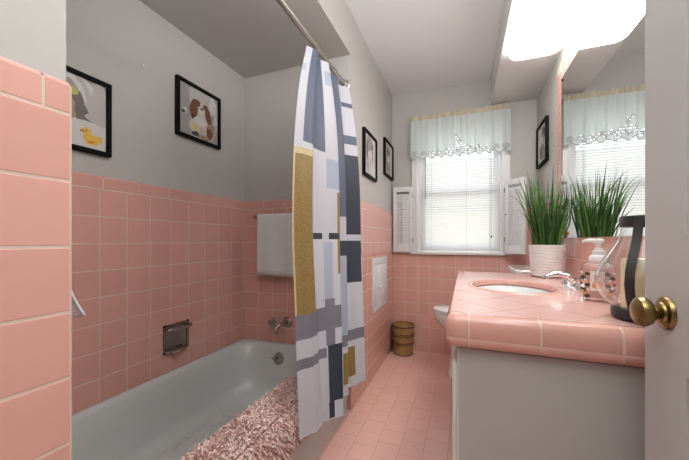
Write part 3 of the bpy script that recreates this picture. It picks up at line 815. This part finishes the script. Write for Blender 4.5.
bw2 = [('lg', .5, .5, .45, .5, 0), ('gray', .4, .5, .22, .4, 0), ('fur', .42, .70, .18, .16, 0), ('dk', .38, .74, .09, .07, 0), ('white', .5, .42, .12, .25, 0), ('dk', .62, .70, .06, .08, 0), ('gray', .62, .25, .15, .2, 0), ('fur', .38, .25, .10, .2, 0), ('white', .8, .6, .1, .25, 0)]
picture('picture_frame', 'black framed monochrome portrait, farther of two on the left wall by the corner', (XH-W, 2.694, 1.551), PI/2, .318, .307, 'white', bw2)
bw3 = [('lg', .5, .5, .45, .5, 0), ('white', .3, .5, .22, .45, 0), ('dk', .62, .76, .20, .16, 0), ('gray', .55, .55, .2, .2, 0), ('fur', .5, .28, .24, .2, 0), ('white', .42, .62, .12, .1, 0), ('dk', .30, .30, .08, .18, 0), ('gray', .75, .2, .12, .14, 0)]
picture('picture_frame', 'black framed monochrome portrait on the right wall between window and mirror', (XR+W, 2.653, 1.553), -PI/2, .302, .306, 'white', bw3)

nl = thing('wall_nail', 'tiny white nail head left in the grey wall between the two tub pictures', 'nail', (XT-W, 1.013, 1.805), PI/2)
mb = MB(); mb.lathe([(.0028, 0), (.0028, .008), (.005, .009), (.005, .0105), (0, .0115)], n=12, Mx=Matrix.Rotation(PI/2, 4, 'X')); mb.build('head', M['white'], nl)

# ------------------------------------------------------------------ access panel on the left wall
ap = thing('access_panel', 'white framed access panel door low on the pink left wall', 'access panel', (XH, 2.382, .472), PI/2)
mb = MB(); Wd, Hh, fw = .43, .395, .062
mb.box(-Wd/2, Wd/2, -.010, 0, 0, .04, bev=.002); mb.box(-Wd/2, Wd/2, -.010, 0, Hh-.055, Hh, bev=.002)
mb.box(-Wd/2, -Wd/2+fw, -.010, 0, .03, Hh-.05, bev=.002); mb.box(Wd/2-fw, Wd/2, -.010, 0, .03, Hh-.05, bev=.002)
mb.build('frame', M['white'], ap)
mb = MB(); mb.box(-Wd/2+fw+.002, Wd/2-fw-.002, -.016, -.001, .042, Hh-.057, bev=.003); dr = mb.build('door', M['white'], ap)
mb = MB(); mb.lathe([(.006, 0), (.006, .01), (.013, .014), (.015, .020), (.010, .026), (0, .027)], n=18, Mx=Matrix.Translation((-.085, -.016, .175)) @ Matrix.Rotation(PI/2, 4, 'X')); mb.build('knob', M['white'], dr)

# ------------------------------------------------------------------ wicker basket
wb = thing('wastebasket', 'brown woven wicker wastebasket in the far left floor corner', 'basket', (-.504, 2.772, 0))
mb = MB(); R0, R1, HB = .079, .092, .250
nseg = 56
L = []
for j in range(40):
    t = j/39; z = .004+HB*t; r = R0+(R1-R0)*t
    L.append([((r+.0024*math.sin(PI*i+PI*j))*math.cos(2*PI*i/nseg), (r+.0024*math.sin(PI*(i+.5)+PI*j))*math.sin(2*PI*i/nseg), z) for i in range(nseg)])
mb.loft(L, 0, True, False)
L2 = [[((R0+(R1-R0)*t-.006)*math.cos(2*PI*i/nseg), (R0+(R1-R0)*t-.006)*math.sin(2*PI*i/nseg), .012+(HB-.008)*t) for i in range(nseg)] for t in (1, 0)]
mb.loft(L2, 0, False, True)
for j in range(19):
    z = .012+j*.0137; r = R0+(R1-R0)*z/HB
    mb.tube([((r+.0015+.0012*math.sin(i*PI))*math.cos(2*PI*i/48), (r+.0015)*math.sin(2*PI*i/48), z) for i in range(48)], .0042, 6, closed=True)
mb.build('woven_body', M['wicker'], wb)
mb = MB()
for k in range(2):
    mb.tube([((R1+.003*k)*math.cos(2*PI*i/40), (R1+.003*k)*math.sin(2*PI*i/40), HB+.004-k*.008+.002*math.sin(i*PI/2)) for i in range(40)], .0062, 8, closed=True)
mb.build('rim', M['wickerd'], wb)
for (zc, am, q) in ((.175, .018, 12), (.105, .010, 12)):
    for sgn in (1, -1):
        mb = MB(); mb.tube([((R0+(R1-R0)*zc/HB+.006)*math.cos(2*PI*i/96), (R0+(R1-R0)*zc/HB+.006)*math.sin(2*PI*i/96), zc+sgn*am*(abs(((i/96*q) % 1)-.5)*4-1)) for i in range(96)], .0024, 5, closed=True)
        mb.build('zigzag_braid', M['wickerd'], wb)
mb = MB(); mb.tube([((R0+.004)*math.cos(2*PI*i/40), (R0+.004)*math.sin(2*PI*i/40), .007) for i in range(40)], .006, 8, closed=True); mb.build('foot_ring', M['wickerd'], wb)

# ------------------------------------------------------------------ toilet
tl = thing('toilet', 'white toilet between vanity and back wall', 'toilet', (.15, 2.46, 0))
def egg(cx, a, b, z, n=40, e=.18, cy=0):
    P = []
    for i in range(n):
        t = 2*PI*i/n; x = math.cos(t); y = math.sin(t)
        P.append((cx+a*x, cy+b*y*(1+e*x*.5), z))
    return P
mb = MB()
mb.loft([egg(-.07, .200, .105, 0), egg(-.07, .200, .105, .012), egg(-.07, .190, .096, .03), egg(-.06, .185, .088, .12), egg(-.055, .190, .092, .20), egg(-.05, .210, .120, .29), egg(-.055, .265, .160, .37), egg(-.085, .275, .178, .42), egg(-.088, .278, .182, .448), egg(-.088, .270, .175, .455)], 0, True, True)
mb.build('bowl', M['porc'], tl, ang=60)
mb = MB(); mb.loft([egg(-.088, .275, .178, .4565), egg(-.088, .280, .184, .458), egg(-.088, .280, .184, .470), egg(-.088, .275, .180, .4725)], 0, True, True); mb.build('seat', M['porc'], tl)
mb = MB(); mb.loft([egg(-.088, .270, .175, .4726), egg(-.088, .270, .175, .477), egg(-.088, .282, .186, .478), egg(-.088, .280, .185, .492), egg(-.088, .268, .175, .497), egg(-.088, .1, .07, .499)], 0, True, True); mb.build('lid', M['porc'], tl)
mb = MB()
mb.box(.105, .375, -.10, .10, .30, .455, bev=.02); mb.build('tank_shelf', M['porc'], tl)
mb = MB(); mb.loft([rrect(.275, 0, .090, .20, .03, .455), rrect(.272, 0, .098, .222, .035, .60), rrect(.270, 0, .104, .228, .035, .775)], 0, True, True); mb.build('tank', M['porc'], tl)
mb = MB(); mb.loft([rrect(.269, 0, .108, .232, .035, .776), rrect(.268, 0, .112, .238, .035, .782), rrect(.268, 0, .112, .238, .035, .803), rrect(.268, 0, .104, .23, .035, .812)], 0, True, True); mb.build('tank_lid', M['porc'], tl)
mb = MB(); mb.tube([(.168, -.15, .72), (.15, -.15, .72), (.145, -.10, .715)], .006, 8); mb.build('flush_lever', M['chrome'], tl)
mb = MB(); mb.ell((.05, -.092, .045), .018, .014, .016); mb.build('bolt_cap', M['porc'], tl)

# ------------------------------------------------------------------ vanity
VY0, VY1, VX0c = .870, 2.135, -.013
va = thing('vanity_cabinet', 'pale grey painted vanity cabinet under the pink tiled counter', 'cabinet', (.25, 1.5, 0))
vi = Matrix.Translation((-.25, -1.5, 0))
mb = MB()
mb.box(VX0c, .525, VY0, VY0+.018, .0, .716, Mx=vi); mb.box(VX0c, .525, VY1-.018, VY1, .0, .716, Mx=vi)
mb.box(.508, .525, VY0+.018, VY1-.018, .0, .716, Mx=vi); mb.box(VX0c+.05, .508, VY0+.018, VY1-.018, .08, .098, Mx=vi)
mb.box(VX0c+.05, VX0c+.065, VY0+.018, VY1-.018, .0, .08, Mx=vi)
mb.build('carcass', M['cab'], va)
mb = MB()
for a, b in ((VY0, VY0+.045), (1.475, 1.525), (VY1-.045, VY1)): mb.box(VX0c-.004, VX0c, a, b, .085, .716, Mx=vi)
[mb.box(VX0c-.004, VX0c, a, b, c, d_, Mx=vi) for a, b in ((VY0+.045, 1.475), (1.525, VY1-.045)) for c, d_ in ((.66, .716), (.085, .115))]
mb.build('face_frame', M['cabdoor'], va)
for a, b, ky in ((VY0+.002, 1.492, 1.45), (1.508, VY1-.012, 1.55)):
    mb = MB(); mb.box(VX0c-.016, VX0c-.004, a, b, .10, .675, bev=.003, Mx=vi); dd = mb.build('door', M['cabdoor'], va)
    mb = MB(); mb.lathe([(.006, 0), (.006, .012), (.014, .016), (.014, .022), (0, .026)], n=16, Mx=vi @ Matrix.Translation((VX0c-.016, ky, .60)) @ Matrix.Rotation(-PI/2, 4, 'Y')); mb.build('knob', M['chrome'], dd)
    for z in (.20, .58):
        mb = MB(); hy = a if a < 1 else b
        mb.tube([(VX0c-.016, hy+(.006 if a < 1 else -.006), z), (VX0c-.016, hy+(.006 if a < 1 else -.006), z+.045)], .003, 8, Mx=vi); mb.build('hinge', M['steel'], dd)

# countertop
CX0, CX1, CY0, CY1, CTZ = -.046, .533, .845, 2.150, .800
ct = thing('countertop', 'pink tiled vanity countertop with diamond laid top and rounded edge', 'countertop', (.25, 1.5, .72))
ci = Matrix.Translation((-.25, -1.5, -.72))
SX, SY, SA, SB = .195, 1.515, .158, .205
def ellpt(k, n, a, b, z): return (SX+a*math.cos(2*PI*k/n), SY+b*math.sin(2*PI*k/n), z)
EW = .045
x0, x1, y0, y1 = CX0+EW, CX1, CY0+EW, CY1
n = 96
def rectpt(k):
    a = 2*PI*k/n; c, s = math.cos(a), math.sin(a)
    tx = ((x1-SX) if c > 0 else (x0-SX))/c if abs(c) > 1e-6 else 1e9
    ty = ((y1-SY) if s > 0 else (y0-SY))/s if abs(s) > 1e-6 else 1e9
    t = min(tx, ty); return (SX+c*t, SY+s*t, CTZ)
ring_o = [rectpt(k) for k in range(n)]
for cxx, cyy in ((x0, y0), (x1, y0), (x1, y1), (x0, y1)):
    k = min(range(n), key=lambda i: (ring_o[i][0]-cxx)**2+(ring_o[i][1]-cyy)**2); ring_o[k] = (cxx, cyy, CTZ)
mb = MB(); mb.loft([[(a, b, CTZ-.03) for a, b, c in ring_o], ring_o, [ellpt(k, n, SA+.022, SB+.022, CTZ) for k in range(n)], [ellpt(k, n, SA+.021, SB+.021, CTZ-.03) for k in range(n)]], 0, Mx=ci)
mb.build('tiled_top', M['counter'], ct, ang=30)
# rounded tile ring round the basin
mb = MB(); nseg = 20
for q in range(nseg):
    L = []
    for e in range(6):
        ang = 2*PI*(q+.012+(.976)*e/5)/nseg; L.append([])
        for (o_, z_) in ((.022, .0), (.022, .001), (.018, .004), (.010, .005), (.003, .0025), (-.002, -.005), (-.004, -.02), (.01, -.02)):
            L[-1].append((SX+(SA+o_)*math.cos(ang), SY+(SB+o_)*math.sin(ang), CTZ+z_))
    mb.loft(L, 0, True, True, True, Mx=ci)
mb.loft([[ellpt(k, n, SA+o_, SB+o_, CTZ+z_) for k in range(n)] for o_, z_ in ((.030, -.003), (.022, .0005), (.016, .003), (.004, .001), (0, -.01))], 1, Mx=ci)
mb.build('basin_ring', [M['tile'], M['grout']], ct)
# edge tiles, front (toward camera, along X) and left (along Y)
prof_e = [(EW, -.002), (EW, .0015), (EW-.004, .003), (.022, .0045), (.011, .001), (.003, -.008), (0, -.020), (0, -.050), (.001, -.0525), (.004, -.0525)]
prof_l = [(.004, -.0545), (.0005, -.0545), (0, -.057), (.002, -.068), (.008, -.076), (.018, -.080), (.03, -.080)]
def edge(mbx, prof, pts, mi):
    # pts : list of (outer point, inward dir) pairs
    mbx.loft([[(px+dx*u, py+dy*u, CTZ+w) for u, w in prof] for (px, py, dx, dy) in pts], mi, True, True, False, Mx=ci)
mb = MB(); rc = .028
corner = []
for k in range(9):
    a = PI+PI/2*k/8
    corner.append((CX0+rc+rc*math.cos(a), CY0+rc+rc*math.sin(a), -math.cos(a), -math.sin(a)))
# miter: use scaled inward direction so the inner edge meets the rectangle
cor = []
for (px, py, dx, dy) in corner:
    m = max(abs(dx), abs(dy)); tx, ty = CX0+EW, CY0+EW
    cor.append((px, py, (tx-px)/EW, (ty-py)/EW))
g = .0026
J = [.012, .169, .323, .478, CX1]
for P_ in (prof_e, prof_l):
    edge(mb, P_, [(CX0, CY0+EW+.005-.0, 1, 0)]+[(CX0, CY0+EW, 1, 0)]+cor+[(CX0+EW, CY0, 0, 1), (J[0]-g, CY0, 0, 1)], 0)
    for a, b in zip(J, J[1:]): edge(mb, P_, [(a+g, CY0, 0, 1), (b-g, CY0, 0, 1)], 0)
    yy = CY0+EW+.005
    while yy < CY1-.01:
        ye = min(yy+.19, CY1); edge(mb, P_, [(CX0, yy+2*g, 1, 0), (CX0, ye, 1, 0)], 0); yy = ye
gp = [(EW+.001, -.003), (EW+.001, .0010), (.022, .0035), (.0118, .0), (.0038, -.0085), (.0009, -.020), (.0009, -.057), (.0029, -.068), (.0088, -.0752), (.0185, -.0792), (.03, -.0792)]
edge(mb, gp, [(CX0, CY1, 1, 0), (CX0, CY0+EW, 1, 0)]+cor+[(CX0+EW, CY0, 0, 1), (CX1, CY0, 0, 1)], 1)
mb.build('edge_tiles', [M['tile'], M['grout']], ct, ang=30)
mb = MB(); mb.box(CX0+.02, CX1, CY0+.02, CY0+.06, .722, .77, Mx=ci); mb.box(CX0+.02, CX0+.06, CY0+.06, CY1, .722, .77, Mx=ci); mb.box(CX1-.03, CX1, CY0+.06, CY1, .722, .77, Mx=ci); mb.box(CX0+.06, CX1-.03, CY1-.03, CY1, .722, .77, Mx=ci)
mb.build('substrate', M['grout'], ct)
# basin
sk = thing('sink_basin', 'white oval sink basin set into the pink tile counter', 'sink', (SX, SY, .64))
si = Matrix.Translation((-SX, -SY, -.64))
mb = MB(); mb.loft([[ellpt(k, 64, a, b, z) for k in range(64)] for a, b, z in ((SA+.006, SB+.006, .772), (SA-.006, SB-.006, .776), (SA-.012, SB-.013, .765), (SA-.03, SB-.035, .71), (SA-.07, SB-.085, .665), (.03, .03, .652), (.018, .018, .650))], 0, False, True, Mx=si)
o = mb.build('bowl', M['porc'], sk, norm=False); so = o.modifiers.new('thick', 'SOLIDIFY'); so.thickness = .006; so.offset = -1
mb = MB(); mb.lathe([(.024, .6545), (.024, .657), (.016, .6585), (0, .657)], (SX, SY, 0), 20, Mx=si); mb.build('drain', M['chrome'], sk)
# basin faucet
fa = thing('sink_faucet', 'chrome sink faucet with two handles behind the basin', 'faucet', (.418, SY-.01, CTZ))
mb = MB(); mb.loft([rrect(0, 0, .026, .115, .025, z) for z in (.0005, .010)]+[rrect(0, 0, .021, .108, .020, .016)], 0, True, True); mb.build('base_plate', M['chrome'], fa)
mb = MB(); mb.tube([(.0, 0, .012), (-.006, 0, .035), (-.03, 0, .055), (-.06, 0, .060), (-.088, 0, .056), (-.102, 0, .047), (-.105, 0, .036)], [.020, .018, .0155, .0135, .012, .0115, .0115], 14, flat=.9); mb.build('spout', M['chrome'], fa)
for s in (-1, 1):
    mb = MB(); mb.lathe([(.024, .012), (.022, .024), (.014, .034), (.015, .040), (.020, .046), (.018, .056), (.0, .060)], (0, s*.082, 0), 20)
    for k in range(2):
        a = .5+k*PI/2
        mb.tube([(-.032*math.cos(a), s*.082-.032*math.sin(a), .050), (.032*math.cos(a), s*.082+.032*math.sin(a), .050)], .0075, 10)
    mb.build('handle', M['chrome'], fa)

# mirror
mr = thing('mirror', 'large frameless wall mirror above the vanity backsplash', 'mirror', (XR, 1.53, ZM0))
mb = MB(); mb.box(-.003, .002, .90-1.53, YM-1.53-.001, 0, ZM1-ZM0-.001); mb.build('glass', M['mirror'], mr, smooth=False)
for (yy, zz) in ((YM-.02, 1.925), (YM-.006, 1.125)):
    mb = MB(); mb.box(-.008, -.002, yy-.008-1.53, yy+.006-1.53, zz-ZM0-.007, zz-ZM0+.007, bev=.002); mb.build('clip', M['black'], mr)

# potted grass
pg = thing('potted_grass', 'tall artificial grass in a ribbed white pot by the mirror', 'potted plant', (.424, 1.985, CTZ+.004))
mb = MB(); pr = [(.070, .0), (.078, .003)]
HP = .170
for k in range(11):
    z0 = .006+k*(HP-.012)/11; r = .079+.009*z0/HP
    dz = (HP-.012)/11
    pr += [(r-.0012, z0), (r+.0012, z0+dz*.3), (r+.0012, z0+dz*.7), (r-.0012, z0+dz*.98)]
pr += [(.089, HP-.004), (.088, HP), (.083, HP), (.082, HP-.02), (.0, HP-.021)]
mb.lathe(pr, n=48); mb.build('pot', M['pot'], pg)
mb = MB(); mb.lathe([(.081, HP-.019), (.05, HP-.012), (0, HP-.010)], n=24); mb.build('soil', M['soil'], pg)
mb = MB(); rnd = random.Random(5)
for k in range(190):
    a = rnd.uniform(0, 2*PI); r0 = .072*math.sqrt(rnd.random())
    bx_, by_ = r0*math.cos(a), r0*math.sin(a)
    hgt = rnd.choice((.24, .30, .34, .38, .42, .45))*rnd.uniform(.88, 1.05)
    lean = rnd.uniform(.01, .085)*(.4+r0/.07)
    da = a+rnd.uniform(-.7, .7)
    droop = rnd.uniform(0, .04) if rnd.random() < .88 else rnd.uniform(.06, .14)
    wd = rnd.uniform(.0022, .0046)
    if k < 22:
        da, lean, droop, hgt, wd = rnd.choice((rnd.uniform(2.2, 4.6), rnd.uniform(0, 6.28))), rnd.uniform(.09, .15), rnd.uniform(.06, .20), rnd.uniform(.36, .50), rnd.uniform(.003, .0046)
    tw = rnd.uniform(0, PI); ns = 9; L = []
    for i in range(ns+1):
        t = i/ns
        x = bx_+math.cos(da)*lean*(t**1.7)*1.1; y = by_+math.sin(da)*lean*(t**1.7)*1.1
        z = HP-.02+hgt*t-droop*t**3.2
        # keep clear of the mirror and the wall
        x = min(x, .100-.01*t)
        ww = wd*(1-t**3)*(.7+.6*t if t < .5 else 1)+.0002
        sx_, sy_ = math.cos(tw+t*.6)*ww, math.sin(tw+t*.6)*ww
        nx_, ny_ = -sy_*.5, sx_*.5
        L.append([(x-sx_, y-sy_, z), (x+nx_, y+ny_, z-.0003), (x+sx_, y+sy_, z)])
    mb.loft(L, 1 if rnd.random() < (.7 if k < 22 else .25) else 0, False, False, False)
tag(mb.build('grass_blades', [M['grass'], M['grassl']], pg, norm=False, ang=80), kind='stuff')

# soap dispenser
sp = thing('soap_dispenser', 'clear glass soap bottle with white pump and floral label on the counter', 'soap dispenser', (.410, 1.245, CTZ+.004), rad(-24))
mb = MB()
L = [rrect(0, 0, .044, .030, .010, 0), rrect(0, 0, .048, .033, .012, .004), rrect(0, 0, .048, .033, .012, .098), rrect(0, 0, .045, .030, .012, .112), rrect(0, 0, .034, .024, .014, .121), rrect(0, 0, .024, .022, .018, .126), rrect(0, 0, .022, .022, .02, .132)]
mb.loft(L, 0, True, False); mb.build('bottle', M['bglass'], sp)
mb = MB(); mb.loft([rrect(0, 0, .040, .026, .008, z) for z in (.006, .012)]+[rrect(0, 0, .043, .028, .009, z) for z in (.016, .030)], 0, True, True); mb.build('soap', M['liquid'], sp)
mb = MB(); mb.lathe([(.025, .122), (.027, .124), (.027, .138), (.023, .144), (.018, .146), (.018, .158), (.013, .161), (.012, .166), (.0075, .168), (.0075, .186)], n=28); mb.build('collar', M['pump'], sp)
mb = MB(); mb.lathe([(.0085, .180), (.014, .184), (.015, .194), (.012, .198), (0, .199)], n=20); mb.tube([(0, 0, .190), (-.022, -.002, .193), (-.038, -.004, .191), (-.042, -.004, .186)], [.008, .0065, .005, .0045], 10); mb.build('pump_head', M['pump'], sp)
mb = MB(); mb.tube([(0, 0, .13), (.004, 0, .02)], .002, 6); mb.build('dip_tube', M['pump'], sp)
lb = MB(); yl = -.0334
def lq(x0, x1, z0, z1, m, k): lb.poly([(x0, yl-.0001*k, z0), (x1, yl-.0001*k, z0), (x1, yl-.0001*k, z1), (x0, yl-.0001*k, z1)], m)
def lell(cx, cz, rx, rz, m, k): lb.poly([(cx+rx*math.cos(2*PI*i/14), yl-.0001*k, cz+rz*math.sin(2*PI*i/14)) for i in range(14)], m)
lq(-.020, .020, .030, .096, 0, 1)
for a in ((-.020, .020, .030, .0315), (-.020, .020, .0945, .096), (-.020, -.0185, .03, .096), (.0185, .020, .03, .096)): lq(*a, 3, 2)
lq(-.011, .011, .078, .080, 3, 2)
lell(0, .050, .014, .012, 1, 2); lell(-.008, .046, .007, .006, 1, 3); lell(.009, .055, .006, .006, 1, 3); lell(.001, .051, .006, .005, 0, 4); lell(.0, .051, .003, .003, 1, 5)
for k in range(7):
    for s in (-1, 1):
        zz = .014+k*.0118
        lell(s*(.031+.005*((k*7) % 3-1)), zz, .0075, .0058, 2 if k % 3 != 1 else 1, 2); lell(s*(.036-.005*((k*5) % 3-1)), zz+.005, .0036, .0040, 2 if k % 2 else 0, 3)
lb.build('floral_label', [M['label'], M['labp'], M['labg'], M['labgray']], sp, smooth=False, norm=False)

# hurricane lantern with candle
ln = thing('hurricane_lantern', 'bell shaped glass lantern with black base, collar and strap beside the door', 'lantern', (.4235, .985, CTZ+.004))
mb = MB(); mb.lathe([(.069, 0), (.071, .003), (.071, .021), (.068, .025), (.062, .025), (.060, .019), (0, .019)], n=56); mb.build('base', M['blackmetal'], ln)
gp_ = [(.059, .020), (.072, .028), (.089, .046), (.100, .068), (.104, .088), (.101, .110), (.090, .138), (.074, .165), (.060, .190), (.052, .212), (.049, .235), (.0475, .250)]
mb = MB(); mb.lathe(gp_, n=64, cap=False); mb.build('glass_bell', M['lglass'], ln, ang=80)
mb = MB(); mb.lathe([(.0475, .226), (.0525, .226), (.054, .228), (.054, .250), (.052, .253), (.0475, .253), (.0475, .226)], n=48, cap=False); mb.build('collar', M['blackmetal'], ln)
for a in (rad(-130), rad(50)):
    mb = MB(); L = []
    ca, sa = math.cos(a), math.sin(a)
    for (r, z) in ((.069, .005), (.083, .030), (.096, .058), (.102, .088), (.099, .118), (.088, .146), (.073, .172), (.060, .198), (.054, .222), (.0525, .247)):
        r += .004; L.append([(r*ca-q*sa*.009, r*sa+q*ca*.009, z) for q in (-1, 1)]+[((r+.0025)*ca-q*sa*.009, (r+.0025)*sa+q*ca*.009, z) for q in (1, -1)])
    mb.loft(L, 0, True, True); mb.build('strap', M['blackmetal'], ln)
cd = thing('pillar_candle', 'ivory pillar candle inside the glass lantern', 'candle', (.4235, .985, CTZ+.0235))
mb = MB(); mb.lathe([(.049, 0), (.051, .002), (.051, .122), (.049, .127), (.044, .127), (.03, .121), (0, .120)], n=48); mb.build('wax', M['candle'], cd)
mb = MB(); mb.tube([(0, 0, .119), (.001, 0, .130), (.003, 0, .136)], .0015, 6); mb.build('wick', M['wick'], cd)
# small orange ornament on the ledge
og = thing('ornament', 'tiny orange ornament on the tile ledge behind the grass pot', 'ornament', (XR-.007, 2.085, ZM0-.001))
mb = MB(); mb.lathe([(.005, .0), (.006, .004), (.004, .012), (.0045, .018)], n=14); mb.build('stem', M['orange'], og)
mb = MB(); mb.lathe([(.0045, .016), (.011, .020), (.012, .028), (.009, .036), (0, .039)], n=16, Mx=Matrix.Translation((-.004, 0, 0))); mb.build('cap', M['orange'], og)

# ------------------------------------------------------------------ ceiling light
lt = thing('ceiling_light', 'long glowing fluorescent wrap light under the right soffit', 'ceiling light', (.385, 1.625, 2.133))
hx_, hy_ = .138, .510
mb = MB(); mb.loft([rrect(0, 0, hx_, hy_, .06, 0), rrect(0, 0, hx_, hy_, .06, -.008)], 0, True, True); mb.build('housing', M['lightbase'], lt)
mb = MB(); mb.loft([rrect(0, 0, hx_-.004, hy_-.004, .058, -.008), rrect(0, 0, hx_-.002, hy_-.003, .058, -.035), rrect(0, 0, hx_-.008, hy_-.009, .055, -.050), rrect(0, 0, hx_-.022, hy_-.024, .045, -.060), rrect(0, 0, hx_-.05, hy_-.06, .03, -.066), rrect(0, 0, hx_-.10, hy_-.2, .01, -.068)], 0, True, True); mb.build('diffuser', M['lens'], lt, ang=70)

# ------------------------------------------------------------------ world, lamps, camera
wd = bpy.data.worlds.new('World'); bpy.context.scene.world = wd; wd.use_nodes = True
bg = wd.node_tree.nodes['Background']; bg.inputs[0].default_value = (.93, .97, 1.0, 1); bg.inputs[1].default_value = 3.2
def area(name, loc, rot, sx, sy, e, col):
    l = bpy.data.lights.new(name, 'AREA'); l.shape = 'RECTANGLE'; l.size = sx; l.size_y = sy; l.energy = e; l.color = col
    o = bpy.data.objects.new(name, l); COL.objects.link(o); o.location = loc; o.rotation_euler = rot; return o
# unseen fill lamp added beside the camera, bounced off the ceiling
area('added_bounce_fill', (-.05, -.12, 1.62), (rad(180-8), 0, 0), .7, .6, 31, (.98, .99, 1))

cam = bpy.data.cameras.new('camera'); co_ = bpy.data.objects.new('camera', cam); COL.objects.link(co_)
co_.location = (0, 0, .995); co_.rotation_euler = (PI/2, 0, rad(20.96))
cam.sensor_width = 36; cam.lens = 36*312/689; cam.shift_y = 11/689; cam.clip_start = .01
S = bpy.context.scene; S.camera = co_
S.view_settings.view_transform = 'Standard'; S.view_settings.look = 'None'; S.view_settings.gamma = 1; S.view_settings.use_curve_mapping = False
S.view_settings.exposure = .80
S.cycles.max_bounces = 10; S.cycles.diffuse_bounces = 5; S.cycles.transparent_max_bounces = 16
